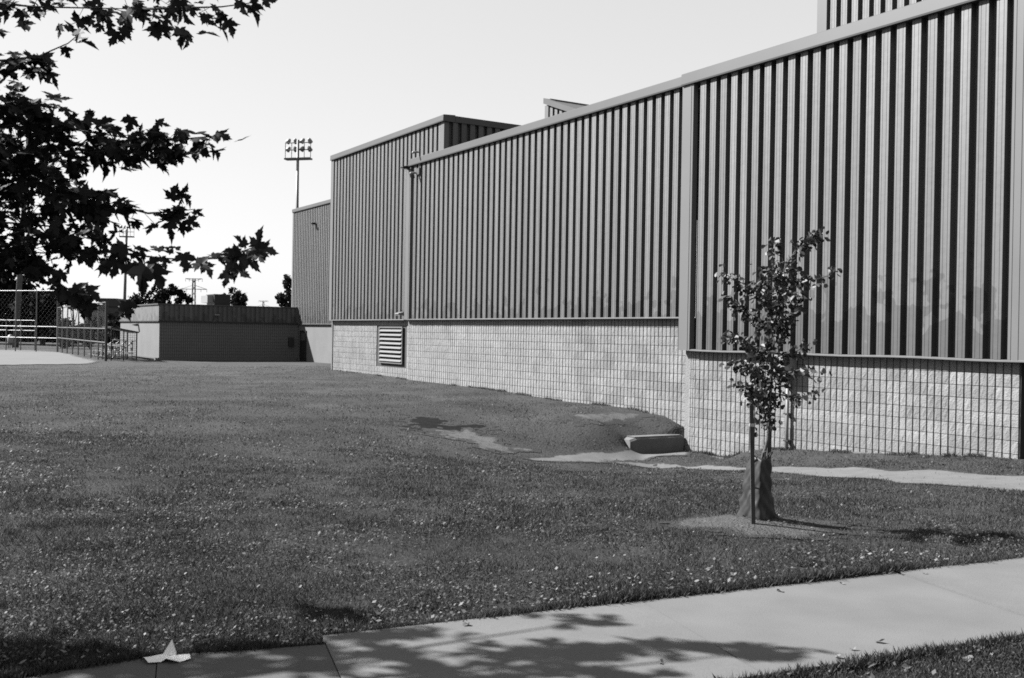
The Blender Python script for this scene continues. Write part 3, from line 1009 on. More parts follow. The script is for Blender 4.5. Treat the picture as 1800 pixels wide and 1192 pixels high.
mb = MB()
st = [(1341, 905), (1338, 830), (1342, 800), (1349, 775), (1352, 750), (1352, 715), (1355, 680), (1358, 640), (1361, 590), (1365, 545), (1372, 500), (1381, 465), (1395, 445)]
mb.tube(ypts(st), [.018, .018, .017, .016, .015, .014, .013, .012, .010, .009, .007, .005, .003], 8)
mb.build('trunk', 'bark_pale', YT, smooth=True)
BR = [[(1395, 445), (1410, 432, 9.2), (1430, 415, 9.25), (1442, 410, 9.3)],
      [(1372, 500), (1395, 490, 9.3), (1430, 493, 9.45), (1455, 485, 9.5), (1470, 468, 9.55)],
      [(1372, 500), (1360, 470, 9.0), (1358, 440, 8.95), (1362, 420, 8.9)],
      [(1365, 545), (1340, 520, 9.0), (1310, 500, 8.9), (1285, 490, 8.85), (1270, 475, 8.8)],
      [(1361, 590), (1330, 560, 9.3), (1300, 540, 9.4), (1278, 525, 9.45)],
      [(1360, 600), (1385, 570, 9.0), (1400, 540, 8.9), (1405, 520, 8.85)],
      [(1358, 640), (1325, 610, 8.95), (1295, 595, 8.85), (1275, 590, 8.8)],
      [(1357, 650), (1385, 625, 9.3), (1410, 612, 9.4), (1425, 603, 9.45)],
      [(1355, 680), (1325, 650, 9.3), (1300, 640, 9.4), (1290, 635, 9.45)],
      [(1356, 668), (1385, 655, 8.9), (1415, 648, 8.8), (1437, 655, 8.75)],
      [(1354, 690), (1380, 695, 9.3), (1405, 700, 9.4), (1430, 690, 9.45), (1438, 683, 9.5)],
      [(1353, 705), (1330, 690, 8.95), (1308, 680, 8.85), (1300, 670, 8.8)],
      [(1352, 720), (1340, 705, 9.25), (1325, 695, 9.3)],
      [(1364, 560), (1378, 520, 9.25), (1390, 480, 9.3), (1395, 455, 9.3)],
      [(1362, 580), (1350, 530, 8.9), (1340, 490, 8.8), (1338, 470, 8.8)]]
for b in BR:
    mb = MB(); P = ypts(b)
    mb.tube(P, list(np.linspace(.007, .0018, len(P))), 6)
    mb.build('branch', 'bark_pale', YT, smooth=True)


def leaf_faces(kind):
    if kind == 'maple':
        R = [(0, 0), (.10, -.07), (.34, -.10), (.26, .05), (.42, .12), (.47, .26), (.66, .46), (.46, .43), (.35, .49), (.16, .40), (.19, .56), (.29, .67), (.19, .71), (.17, .86), (.09, .88), (0, 1.10)]
        L = [(-x, y) for x, y in R[-2:0:-1]]
        out = R + L
        v = [(0, .30, 0)] + [(x, y, .16 * abs(x) - .18 * max(y - .3, 0) ** 2 - .10 * x * x) for x, y in out]
        f = [(0, i + 1, (i + 1) % len(out) + 1) for i in range(len(out))]
        return v, f
    out = [(0, 0), (.20, .22), (.36, .52), (.28, .84), (.0, 1.0), (-.28, .84), (-.36, .52), (-.20, .22)]
    v = [(x, y, .25 * abs(x) - .25 * (y - .4) ** 2) for x, y in out]
    return v, [(0, 1, 2, 3, 4), (0, 4, 5, 6, 7)]


def leaf_matrix(tip, nrm):
    y = tip.normalized(); x = y.cross(nrm)
    if x.length < 1e-4: x = y.cross(Vector((1, 0, 0)))
    x.normalize(); z = x.cross(y)
    return Matrix((x, y, z)).transposed()


def rv(s=1.0):
    return Vector((random.gauss(0, s), random.gauss(0, s), random.gauss(0, s)))


lv_, lf_ = leaf_faces('small')
fol = MB()


def polypoint(P, t):
    L = [(P[i + 1] - P[i]).length for i in range(len(P) - 1)]
    T = sum(L) * t
    for i, l in enumerate(L):
        if T <= l or i == len(L) - 1:
            return P[i].lerp(P[i + 1], min(1, T / max(l, 1e-6))), (P[i + 1] - P[i]).normalized()
        T -= l


def young_leaves(P, n, spread, t0=.12):
    for _ in range(n):
        p, dr = polypoint(P, random.uniform(t0, 1.0))
        p = p + rv(spread)
        R = leaf_matrix(dr * .5 + Vector((0, 0, -.75)) + rv(.55), rv(1) + Vector((-.6, -.2, .5)))
        k = random.uniform(.036, .064)
        fol.add([R @ (Vector(q) * k) + p for q in lv_], lf_)


NL = [120, 60, 110, 150, 130, 140, 150, 80, 160, 80, 60, 120, 80, 130, 140]
for b, nl in zip(BR, NL):
    young_leaves(ypts(b), nl, .034)
young_leaves(ypts(st)[5:12], 330, .055, 0.0)
young_leaves(ypts([(1335, 590), (1330, 650), (1330, 700), (1335, 735)]), 120, .06, 0.0)
young_leaves(ypts([(1352, 700), (1354, 735), (1352, 752)]), 45, .03, 0.0)
o = fol.build('foliage', 'young_leaf', YT); o['kind'] = 'stuff'

# stakes and watering bag
def stake(px0, py0, px1, py1, Y, label, w=.034):
    b = at(px0, py0, Y); b.z = gz(b.x, b.y) - .0
    t = at(px1, py1, Y)
    r = empty('tree_stake', b, -.13)
    tag(r, label, 'stake', 'stakes at the young tree')
    v = t - b
    mb = MB()
    rot = Matrix.Rotation(.13, 3, 'Z')
    v = rot @ v
    for (a0, a1) in ((-.02, .55), (.55, 1.0)):
        pass
    h = w / 2
    vs = []
    for k, q in ((-.05, 1.0), (1.0, 1.0), (1.02, .6)):
        c = v * k
        vs += [(c.x - h * q, c.y - h * q, c.z), (c.x + h * q, c.y - h * q, c.z), (c.x + h * q, c.y + h * q, c.z), (c.x - h * q, c.y + h * q, c.z)]
    fs = [(0, 1, 5, 4), (1, 2, 6, 5), (2, 3, 7, 6), (3, 0, 4, 7), (4, 5, 9, 8), (5, 6, 10, 9), (6, 7, 11, 10), (7, 4, 8, 11), (8, 9, 10, 11), (3, 2, 1, 0)]
    mb.add(vs, fs)
    mb.build('post', 'stake_wood', r)
    if Y > 9:
        return r
    c = v * .84
    mb = MB(); mb.box(c.x - h - .004, c.x + h + .004, c.y - h - .004, c.y + h + .004, c.z - .012, c.z + .012); mb.build('tie', 'white_tape', r)
    return r


stake(1324, 926, 1321, 714, 8.86, 'dark wooden stake standing in front of the watering bag')
stake(1349, 918, 1353, 752, 9.34, 'sunlit wooden stake behind the trunk of the young tree')

bagc = hit(1335, 921)
bag = empty('watering_bag', (TX - .02, TY - .0, gz(TX, TY - .05) - .03))
tag(bag, 'dark slouching watering bag wrapped round the foot of the young tree', 'watering bag')
mb = MB()
nr, nk = 26, 54
vs, fs = [], []
for i in range(nr + 1):
    t = i / nr
    for k in range(nk):
        a = 2 * math.pi * k / nk
        # three-cornered slouching section: ridge towards the camera, pleats near the foot
        kx = .52 + .48 * (1 - t) ** .85
        best = 0.0
        for nx_, ny_, dd_ in ((-.85, -.53, .108), (.69, -.72, .112), (.10, .995, .098)):
            best = max(best, (math.cos(a) * nx_ + math.sin(a) * ny_) / dd_)
        rr = min(1 / max(best, 1e-3), .205)
        rr = (1 / (1 / rr ** 6 + 1 / .19 ** 6)) ** (1 / 6)
        fold = 1 + .05 * math.sin(3 * a + 9 * t) + .05 * math.sin(7 * a - 13 * t) * (1 - .5 * t) + .045 * math.sin(5 * a + 23 * t) + .03 * math.sin(11 * a - 31 * t) + .06 * math.exp(-((t - .10) / .10) ** 2) - .05 * math.exp(-((t - .42) / .1) ** 2)
        x = math.cos(a) * rr * kx * fold; y = math.sin(a) * rr * kx * fold
        x += -.012 * math.sin(t * 3.1) + .015 * t
        vs.append((x, y, .555 * t + .015 * math.sin(2 * a + 1) * (1 if i == nr else .3 * t)))
for i in range(nr):
    for k in range(nk):
        fs.append((i * nk + k, i * nk + (k + 1) % nk, (i + 1) * nk + (k + 1) % nk, (i + 1) * nk + k))
fs.append(tuple(range(nr * nk, (nr + 1) * nk)))
mb.add(vs, fs)
mb.build('sack', 'bag_fabric', bag, smooth=True)
for x0, dx in ((-.055, -.03), (.02, .01), (.055, .03)):
    mb = MB()
    mb.tube([(x0, -.03, .52), (x0 + dx, -.035, .60), (x0 + dx * 1.5 + .015, -.02, .615), (x0 + .03, -.01, .55)], .008, 6)
    mb.build('strap', 'dark_metal', bag)
mb = MB(); mb.tube([(-.10, -.115, .30), (-.06, -.125, .31), (-.02, -.12, .30)], .008, 6); mb.build('handle', 'bag_fabric', bag)

# ================================================================== MAPLE overhead
MBASE = Vector((-6.6, 4.3, 0)); MBASE.z = gz(MBASE.x, MBASE.y)
maple = empty('maple_tree', MBASE)
tag(maple, 'maple whose dark leafy boughs hang into the upper left of the view', 'tree')


def rel(p): return Vector(p) - MBASE


mb = MB(); mb.tube([rel((-6.6, 4.3, MBASE.z - .1)), rel((-6.6, 4.3, .4)), rel((-6.55, 4.32, 1.6)), rel((-6.4, 4.4, 3.0)), rel((-6.3, 4.5, 4.6)), rel((-6.2, 4.4, 6.5))], [.24, .19, .16, .14, .10, .04], 12)
mb.build('trunk', 'bark', maple, smooth=True)

MLV, MLF = leaf_faces('maple')
LEAFME = []
for k in range(6):
    mb = MB(); c = (.8, 1.15, .55, 1.7, -.6, 1.3)[k]; w = (1, .88, 1.08, .78, .95, .84)[k]; cu = (.0, .25, -.2, .45, .3, -.35)[k]
    mb.add([(x * w + .05 * math.sin(8 * y + 1.7 * k), y - .25 * abs(cu) * y * y, z * c * 1.6 - cu * y * y * .8 + .12 * cu * x) for x, y, z in MLV], MLF)
    LEAFME.append(mb.mesh('leaf', 'maple_leaf'))
leaves = []      # (size in view, matrix)


def spray(pix, n, spread, size=(.048, .088), twig=.006, drop=.5, hand=()):
    P = [at(*p) for p in pix]
    T, R_ = [rel(p) for p in P], list(np.linspace(twig, .0016, len(P)))
    if pix[0][0] < -50:                  # a bough that leaves the frame runs on to the trunk
        a_ = P[0]; tr_ = Vector((-6.38, 4.42, min(5.0, a_.z * .55 + 1.9)))
        T = [rel(tr_), rel(tr_.lerp(a_, .35) + Vector((0, .05, .22))), rel(tr_.lerp(a_, .72) + Vector((0, .04, .14)))] + T
        R_ = [.038, .022, .012] + R_
    mb = MB(); mb.tube(T, R_, 6)
    mb.build('branch', 'bark', maple, smooth=True)
    for _ in range(n):
        p, dr = polypoint(P, random.random())
        off = rv(spread); off.y *= 1.3
        off.z -= spread * .35
        q = p + off
        if random.random() < .55:       # lying nearly flat, seen edge-on
            tip = dr * random.uniform(.3, 1) + Vector((0, 0, -.3)) + rv(.5)
            nrm = Vector((random.gauss(0, .35), random.gauss(-.25, .35), 1.0))
        else:
            tip = dr * random.uniform(0, .8) + Vector((0, 0, -drop)) + rv(.42)
            nrm = Vector((random.gauss(0, .8), -1.0 + random.gauss(0, .5), random.gauss(.5, .6)))
        k = random.uniform(*size)
        Mx = Matrix.Translation(rel(q)) @ leaf_matrix(tip, nrm).to_4x4() @ Matrix.Scale(k, 4)
        leaves.append((q, k, Mx))
        if random.random() < .35:        # petiole
            m2 = MB(); m2.tube([rel(p), rel(q)], .0012, 4); STEMS.v and None
            STEMS.add(m2.v, m2.f)


STEMS = MB()
# each bough: pixels of the photograph with the distance of the bough
spray([(-60, 0, 4.9), (60, 12, 4.8), (150, 14, 4.7), (250, 16, 4.6)], 52, .045)
spray([(-60, -40, 5.0), (100, -25, 4.9), (240, -10, 4.8), (350, -6, 4.7)], 60, .05)
spray([(250, 16, 4.6), (320, 14, 4.55), (390, 12, 4.5), (450, 4, 4.45)], 20, .030)
spray([(-60, 108, 4.8), (10, 106, 4.75), (70, 98, 4.7), (120, 76, 4.65), (148, 52, 4.6)], 30, .022, (.055, .09))
spray([(40, 108, 4.8), (60, 118, 4.75), (90, 122, 4.7)], 8, .02, (.055, .09))
spray([(-80, 165, 4.9), (0, 172, 4.85), (50, 180, 4.8), (85, 195, 4.75)], 110, .052)
spray([(-80, 230, 4.9), (30, 222, 4.85), (130, 228, 4.8), (230, 243, 4.75), (310, 243, 4.7)], 160, .042)
spray([(230, 245, 4.75), (310, 246, 4.7), (370, 240, 4.65), (402, 240, 4.62)], 24, .026, (.06, .095))
spray([(-80, 275, 4.9), (40, 268, 4.8), (120, 270, 4.75), (200, 265, 4.7), (290, 278, 4.7)], 100, .036)
spray([(-80, 220, 5.1), (0, 250, 5.05), (60, 290, 5.0), (110, 315, 4.95)], 165, .07)
spray([(-80, 330, 4.9), (40, 335, 4.85), (130, 345, 4.8), (210, 365, 4.75)], 135, .046)
spray([(210, 362, 4.75), (260, 375, 4.7), (310, 372, 4.65), (340, 368, 4.6)], 22, .026)
spray([(-80, 390, 4.9), (20, 392, 4.85), (90, 398, 4.8), (150, 412, 4.75), (190, 420, 4.7)], 155, .052)
spray([(-80, 440, 4.9), (10, 440, 4.85), (80, 445, 4.8), (140, 440, 4.75)], 110, .042)
spray([(-80, 468, 4.9), (0, 466, 4.85), (50, 466, 4.8), (95, 480, 4.75)], 20, .028)
spray([(140, 440, 4.75), (180, 442, 4.7), (240, 449, 4.6), (300, 455, 4.5), (350, 455, 4.45), (400, 455, 4.4)], 3, .02, (.07, .09))
spray([(350, 455, 4.45), (400, 452, 4.4), (440, 437, 4.35), (468, 428, 4.3)], 4, .02, (.06, .08))
spray([(90, 490, 4.75), (125, 512, 4.7), (150, 520, 4.68), (165, 528, 4.65)], 11, .018, (.06, .095))


def hand(px, py, Y, length, ang, yaw=0.0):
    """one leaf of the low bough: stem end, distance, length in photo pixels, direction of its tip"""
    q = at(px, py, Y)
    a = math.radians(ang)
    tip = CR * math.cos(a) + CU * math.sin(a) + Vector((0, .35 * math.sin(yaw * 3 + ang), 0))
    nrm = Vector((math.sin(yaw), -math.cos(yaw), .25))
    k = .86 * length * Y / FPX
    leaves.append((q, k * 1.2, Matrix.Translation(rel(q)) @ leaf_matrix(tip, nrm).to_4x4() @ Matrix.Scale(k, 4)))


for h in [(190, 438, 4.6, 30, 200, .5), (222, 437, 4.6, 36, 190, .9), (232, 446, 4.6, 32, 330, .8), (205, 458, 4.6, 40, 262, .3), (190, 462, 4.6, 30, 235, .8), (222, 465, 4.58, 34, 300, .6), (243, 462, 4.5, 34, 245, .4), (262, 458, 4.5, 36, 320, .9),
          (255, 468, 4.3, 62, 262, .1), (268, 470, 4.35, 54, 300, .5), (285, 452, 4.5, 34, 285, 1.0), (283, 442, 4.5, 30, 150, 1.0), (300, 446, 4.5, 22, 120, .8), (322, 446, 4.45, 42, 285, .6), (312, 440, 4.45, 26, 130, 1.1), (330, 462, 4.45, 26, 250, .7),
          (345, 461, 4.4, 44, 330, .4), (358, 463, 4.4, 34, 300, .8), (372, 448, 4.4, 40, 340, 1.1), (395, 452, 4.4, 40, 355, 1.2), (402, 462, 4.35, 40, 300, .5), (400, 478, 4.35, 36, 262, .8), (412, 470, 4.35, 46, 322, .7),
          (425, 452, 4.35, 46, 325, .9), (420, 445, 4.35, 34, 165, 1.0), (440, 440, 4.3, 48, 335, .9), (448, 434, 4.3, 42, 60, .5), (455, 436, 4.3, 42, 350, .8), (432, 433, 4.3, 34, 140, .9), (60, 470, 4.7, 36, 250, .6),
          (222, 530, 4.5, 40, 285, .4), (215, 540, 4.5, 34, 330, .7), (212, 548, 4.5, 26, 250, .6), (150, 505, 4.6, 44, 320, .9), (128, 505, 4.6, 44, 330, .8), (118, 512, 4.6, 40, 300, .4),
          (318, 50, 4.6, 40, 275, .5), (275, 45, 4.6, 40, 280, .4), (282, 42, 4.6, 36, 230, .7), (205, 55, 4.6, 36, 255, .5), (215, 48, 4.6, 34, 300, .6), (400, 36, 4.5, 34, 290, .5), (395, 25, 4.5, 30, 230, .9), (355, 28, 4.5, 36, 320, 1.0),
          (440, 12, 4.45, 36, 310, .5), (462, 2, 4.45, 30, 10, .9), (340, 372, 4.6, 28, 330, .9), (300, 350, 4.65, 34, 60, .6), (315, 345, 4.65, 30, 40, .9), (330, 385, 4.65, 30, 320, .8)]:
    hand(*h)


def cluster(c, r, n, size=(.11, .17)):
    """off-frame part of the crown: boughs that shade the walk, and unseen leaves filled in"""
    c = Vector(c)
    mb = MB(); root = Vector((-6.4, 4.4, max(2.6, c.z - 1.6)))
    mb.tube([rel(root), rel(root.lerp(c, .5) + Vector((0, 0, .15))), rel(c)], [.045, .025, .006], 6)
    mb.build('branch', 'bark', maple, smooth=True)
    for _ in range(n):
        p = c + Vector((random.gauss(0, r[0]), random.gauss(0, r[1]), random.gauss(0, r[2])))
        tip = rv(.6) + Vector((.3, .1, -.4)); nrm = rv(.5) + Vector((0, 0, 1))
        k = random.uniform(*size)
        leaves.append((p, k * .2, Matrix.Translation(rel(p)) @ leaf_matrix(tip, nrm).to_4x4() @ Matrix.Scale(k, 4)))


def shade(px, py, h, r, n):
    """bough at height h whose shadow lands where the photograph shows it"""
    g = hit(px, py)
    cluster(g - LDIR * (h / -LDIR.z) + Vector((0, 0, 0)), r, n)


shade(690, 1165, 4.2, (.19, .09, .14), 56)
shade(640, 1132, 4.3, (.13, .03, .08), 20)
shade(760, 1125, 4.3, (.10, .04, .08), 14)
shade(1000, 1160, 4.0, (.17, .07, .12), 62)
shade(1035, 1100, 4.1, (.07, .05, .07), 16)
shade(1100, 1150, 4.0, (.10, .035, .08), 20)
shade(1230, 1142, 3.9, (.19, .03, .08), 36)
shade(1350, 1152, 3.9, (.12, .04, .07), 22)
shade(800, 1210, 4.2, (.2, .05, .12), 30)
shade(1060, 1195, 4.0, (.16, .05, .1), 40)
shade(90, 1170, 4.6, (.32, .12, .25), 230)
shade(20, 1150, 4.6, (.25, .10, .2), 120)
shade(190, 1185, 4.6, (.22, .08, .2), 110)
shade(500, 1152, 4.4, (.13, .05, .10), 80)
shade(500, 1187, 4.4, (.12, .04, .1), 34)
shade(592, 1080, 4.4, (.06, .045, .06), 40)
for c, r, n in [((-3.2, 1.8, 6.4), (1.5, 1.2, .9), 520), ((-1.2, 2.2, 6.2), (1.0, .8, .6), 300), ((-4.5, 0.2, 7.2), (1.6, 1.2, 1.0), 420), ((-6.5, 1.6, 7.6), (1.6, 1.1, 1.0), 420), ((-8.6, 3.2, 6.2), (1.2, .9, .9), 320), ((-3.6, 3.2, 7.8), (1.2, .7, .8), 320), ((-6.5, 3.6, 5.2), (.9, .6, .7), 420), ((-7.4, 3.4, 4.4), (.8, .6, .6), 320), ((-5.6, 3.6, 5.8), (.8, .6, .6), 320), ((-6.4, 4.0, 6.6), (.6, .6, .5), 240), ((-4.6, 3.5, 4.0), (.7, .5, .5), 260), ((-3.8, 3.9, 3.2), (.45, .35, .35), 130)]:  # unseen crown leaves, many added overhead to block sky light on the ground
    cluster(c, r, n)
for c, r, n in (((-3.5, 4.6, 2.5), (.38, .28, .5), 260), ((-4.5, 4.5, 3.1), (.55, .35, .6), 300), ((-5.6, 4.4, 3.8), (.6, .4, .6), 260)):
    cluster(c, r, n)
order = sorted(range(len(leaves)), key=lambda i: -leaves[i][1] / max(leaves[i][0].y, 1))
rest = MB()
bv = [[tuple(v.co) for v in me.vertices] for me in LEAFME]
for rank, i in enumerate(order):
    q, k, Mx = leaves[i]
    w = i % 6
    if rank < 300:
        o = bpy.data.objects.new('leaf', LEAFME[w]); COL.objects.link(o); o.parent = maple; o.matrix_local = Mx
    else:
        rest.add([Mx @ Vector(v) for v in bv[w]], MLF)
o = rest.build('foliage', 'maple_leaf', maple); o['kind'] = 'stuff'
if STEMS.v:
    o = STEMS.build('leaf_stalks', 'bark', maple); o['kind'] = 'stuff'

# ================================================================== BALL FIELD
FG = hit(186, 634)          # near post of the wing fence


def gp(s, d):
    p = wpt(s, d); return Vector((p.x, p.y, gz(p.x, p.y)))


def fence(name, label, A, B, n, h, rails, mesh_step=.42, thick=.045, diag=True):
    A, B = Vector(A), Vector(B)
    r = empty(name, A); tag(r, label, 'fence')
    for i in range(n + 1):
        p = A.lerp(B, i / n) - A
        g = gz(p.x + A.x, p.y + A.y) - A.z
        mb = MB(); mb.tube([(p.x, p.y, g - .1), (p.x, p.y, h)], thick * (1.7 if i in (0, n) else 1), 8); mb.build('post', 'grey_metal' if i else 'dark_metal', r)
    for z in rails:
        mb = MB(); mb.tube([(0, 0, z), tuple(B - A + Vector((0, 0, A.z - B.z + z)))], thick * .9, 6); mb.build('rail', 'galvanised', r)
    dv = (B - A); L = Vector((dv.x, dv.y)).length; e = Vector((dv.x, dv.y, 0)) / L
    mb = MB()
    x = -h
    while x < L:
        for sg in (1, -1):
            x0, z0, x1, z1 = (x, 0, x + h, h) if sg > 0 else (x, h, x + h, 0)
            # clip to 0..L
            t0 = max(0, (0 - x0) / h); t1 = min(1, (L - x0) / h)
            if t1 > t0:
                p0 = e * (x0 + h * t0) + Vector((0, 0, z0 + (z1 - z0) * t0)); p1 = e * (x0 + h * t1) + Vector((0, 0, z0 + (z1 - z0) * t1))
                mb.tube([p0, p1], .0028, 3, cap=False)
        x += mesh_step
    o = mb.build('chain_mesh', 'dark_metal', r); o['kind'] = 'stuff'
    return r


P0 = hit(186, 635); P1 = hit(101, 619.5)
fence('wing_fence', 'tall chain-link fence with many posts beside the bleachers', P0, P1, 8, 3.5, (1.08, 1.9, 3.45))
P2 = hit(83, 619)
fence('backstop_fence', 'taller chain-link backstop panel rising above the wing fence', P1 + Vector((-.15, .3, 0)), P1 + Vector((-6.2, 2.6, .0)), 3, 4.9, (1.1, 2.0, 4.85))
Q0 = hit(62, 617); Q1 = hit(-40, 615)
fence('outfield_fence', 'low chain-link fence behind the wooden pole at the left edge', Q0, Q1, 4, 2.6, (1.7, 2.55))

# bleachers: three tiers of aluminium planks on frames, behind the wing fence
_b = hit(222, 631.5)
bl = empty('bleachers', _b, WROT)
tag(bl, 'small stand of pale bench planks between the fence and the low annex', 'bleachers')
for t in range(3):
    for j in range(2):
        mb = MB(); mb.box(-6.3, .2, -1.0 + .62 * t + .15 * j, -.87 + .62 * t + .15 * j, .42 + .36 * t, .46 + .36 * t); mb.build('plank', 'aluminium', bl)
    mb = MB(); mb.box(-6.3, .2, -1.25 + .62 * t, -1.08 + .62 * t, .14 + .36 * t, .18 + .36 * t); mb.build('foot_board', 'aluminium', bl)
for x in (-6.0, -4.0, -2.0, 0.0):
    mb = MB()
    mb.tube([(x, -1.2, .02), (x, .65, .02)], .03, 6); mb.tube([(x, -.95, .0), (x, .45, 1.18)], .03, 6)
    for t in range(3):
        mb.tube([(x, -.9 + .62 * t, 0), (x, -.9 + .62 * t, .42 + .36 * t)], .028, 6)
    mb.build('frame', 'grey_metal', bl)
mb = MB(); mb.box(-.25, .2, .3, .36, .55, 1.05); mb.build('end_panel', 'white_metal', bl)

# players' shelter: dark sloping roof on posts with a mesh front
sh_p = hit(188, 634)
sh = empty('players_shelter', sh_p, WROT)
tag(sh, 'small dark shelter with a sloping roof between the fence end and the annex', 'shelter')
mb = MB(); mb.add([(-2.6, .15, 2.05), (.3, .15, 2.05), (.3, 1.75, 1.75), (-2.6, 1.75, 1.75), (-2.6, .15, 1.97), (.3, .15, 1.97), (.3, 1.75, 1.67), (-2.6, 1.75, 1.67)],
                  [(0, 1, 2, 3), (7, 6, 5, 4), (0, 4, 5, 1), (1, 5, 6, 2), (2, 6, 7, 3), (3, 7, 4, 0)])
mb.build('roof', 'dark_metal', sh)
for x, y, h in ((-2.5, .2, 2.0), (.2, .2, 2.0), (.2, 1.65, 1.7), (-2.5, 1.65, 1.7), (.2, .9, 1.85)):
    mb = MB(); mb.tube([(x, y, -.1), (x, y, h)], .04, 6); mb.build('post', 'dark_metal', sh)
mb = MB()
for i in range(13):
    mb.tube([(.2, .2 + i * .12, 0), (.2, .2 + i * .12, 1.72)], .008, 3, cap=False)
    mb.tube([(.2, .2, .13 * i + .1), (.2, 1.65, .13 * i + .1)], .008, 3, cap=False)
o = mb.build('chain_mesh', 'dark_metal', sh); o['kind'] = 'stuff'
mb = MB(); mb.box(-2.4, .1, 1.2, 1.5, .42, .47); mb.build('bench', 'aluminium', sh)

# pale bin behind the backstop
bp_ = hit(18, 612); bp_ = Vector((bp_.x, bp_.y, gz(bp_.x, bp_.y)))
bn = empty('litter_bin', bp_)
tag(bn, 'pale rounded bin on dark legs beside the wooden pole', 'bin')
mb = MB(); mb.tube([(0, 0, .45), (0, 0, .55), (0, 0, 1.0), (0, 0, 1.2), (0, 0, 1.28)], [.18, .25, .27, .2, .06], 12); mb.build('drum', 'white_metal', bn, smooth=True)
for a in range(3):
    mb = MB(); mb.tube([(.2 * math.cos(a * 2.1), .2 * math.sin(a * 2.1), -.05), (.15 * math.cos(a * 2.1), .15 * math.sin(a * 2.1), .5)], .03, 6); mb.build('leg', 'dark_metal', bn)


def light_tower(base, top, w, label, lamps=8, pole_r=.22, m='grey_metal', rad=.4, yaw=0.0):
    base = Vector(base); top = Vector(top)
    r = empty('floodlight_tower', base); tag(r, label, 'floodlight tower', 'floodlight towers round the ball field')
    t = top - base
    mb = MB(); mb.tube([(0, 0, -.2), t * .5, t], [pole_r, pole_r * .8, pole_r * .6], 10); mb.build('pole', m, r, smooth=True)
    ax = Vector((math.cos(yaw), math.sin(yaw), 0)); fw = Vector((-math.sin(yaw), math.cos(yaw), 0))
    mb = MB()
    for zz in (-.3, -1.05, -1.9):
        mb.tube([t + ax * (-w / 2) + Vector((0, 0, zz)), t + ax * (w / 2) + Vector((0, 0, zz))], .05, 6)
    for q in (-.5, -.25, .0, .25, .5):
        mb.tube([t + ax * (w * q) + Vector((0, 0, -.3)), t + ax * (w * q) + Vector((0, 0, -1.9))], .035, 5)
    mb.build('frame', 'dark_metal', r)
    mb = MB()
    a = t + Vector((0, 0, -1.92))
    c = [a + ax * (-w / 2) - fw * .3, a + ax * (w / 2) - fw * .3, a + ax * (w / 2) + fw * .5, a + ax * (-w / 2) + fw * .5]
    mb.add(c + [q - Vector((0, 0, .16)) for q in c], [(0, 1, 2, 3), (7, 6, 5, 4), (0, 4, 5, 1), (1, 5, 6, 2), (2, 6, 7, 3), (3, 7, 4, 0)])
    mb.build('catwalk', 'dark_metal', r)
    for row in range(lamps // 4):
        for k in range(4):
            p = t + ax * (w * (-.42 + .28 * k)) + Vector((0, 0, -.05 - .85 * row)) + fw * .25
            mb = MB(); dn = Vector((0, 0, -1)) * .7 + (fw if k % 2 else -ax * .6)
            dn.normalize()
            mb.tube([p - dn * .3, p - dn * .15, p + dn * .25, p + dn * .28], [.08, .2, rad * .72, rad * .6], 10); mb.build('lamp', 'white_metal', r, smooth=True)
    return r


b1 = at(519, 600, 110); b1.z = -.5
light_tower(b1, at(524, 246, 110), 2.9, 'floodlight tower rising behind the arena roof', rad=.36, yaw=-.25)
b2 = at(217, 600, 200); b2.z = -.5
light_tower(b2, at(223, 398, 200), 2.7, 'distant floodlight tower behind the low annex roof', lamps=4, pole_r=.33, yaw=.1)
b3 = hit(27, 611); b3.z -= .2
t3 = at(52, 200, b3.y)
light_tower(b3, t3, 2.2 * b3.y / 97, 'thick wooden floodlight pole at the left edge beside the backstop', lamps=4, pole_r=.26 * b3.y / 90, m='pole_wood')


# power pylons
def pylon(px, ytop, Y, label):
    t = at(px, ytop, Y); b = Vector((t.x, t.y, -.6)); H = t.z - b.z
    r = empty('power_pylon', b); tag(r, label, 'pylon', 'power pylons on the horizon')
    k = H / 26.0
    mb = MB()
    for sx in (-1, 1):
        for sy in (-1, 1):
            mb.tube([(sx * 2.2 * k, sy * 2.2 * k, 0), (sx * .75 * k, sy * .75 * k, 12 * k), (sx * .5 * k, sy * .5 * k, H)], .16 * k, 4)
    for i in range(9):
        z0, z1 = i * H / 9, (i + 1) * H / 9
        w0 = (2.2 - 1.45 * min(z0 / (12 * k), 1)) * k; w1 = (2.2 - 1.45 * min(z1 / (12 * k), 1)) * k
        for sx in (-1, 1):
            mb.tube([(sx * w0, 0, z0), (-sx * w1, 0, z1)], .10 * k, 4)
    mb.build('lattice', 'grey_metal', r)
    for z, w in ((21 * k, 6.2 * k), (26 * k, 4.0 * k)):
        mb = MB(); mb.tube([(-w, 0, z), (w, 0, z)], .16 * k, 4); mb.tube([(-w, 0, z), (0, 0, z + 2 * k), (w, 0, z)] if z < 25 * k else [(-w, 0, z), (0, 0, z - 1 * k), (w, 0, z)], .10 * k, 4)
        mb.build('cross_arm', 'grey_metal', r)
        for q in (-1, -.55, .55, 1):
            mb = MB(); mb.tube([(w * q, 0, z), (w * q, 0, z - 1.4 * k)], .09 * k, 4); mb.build('insulator', 'dark_metal', r)
    return r


pylon(341, 490, 480, 'lattice power pylon with two cross arms beyond the annex roof')
pylon(463, 529, 1250, 'tiny far-off power pylon above the right end of the annex roof')


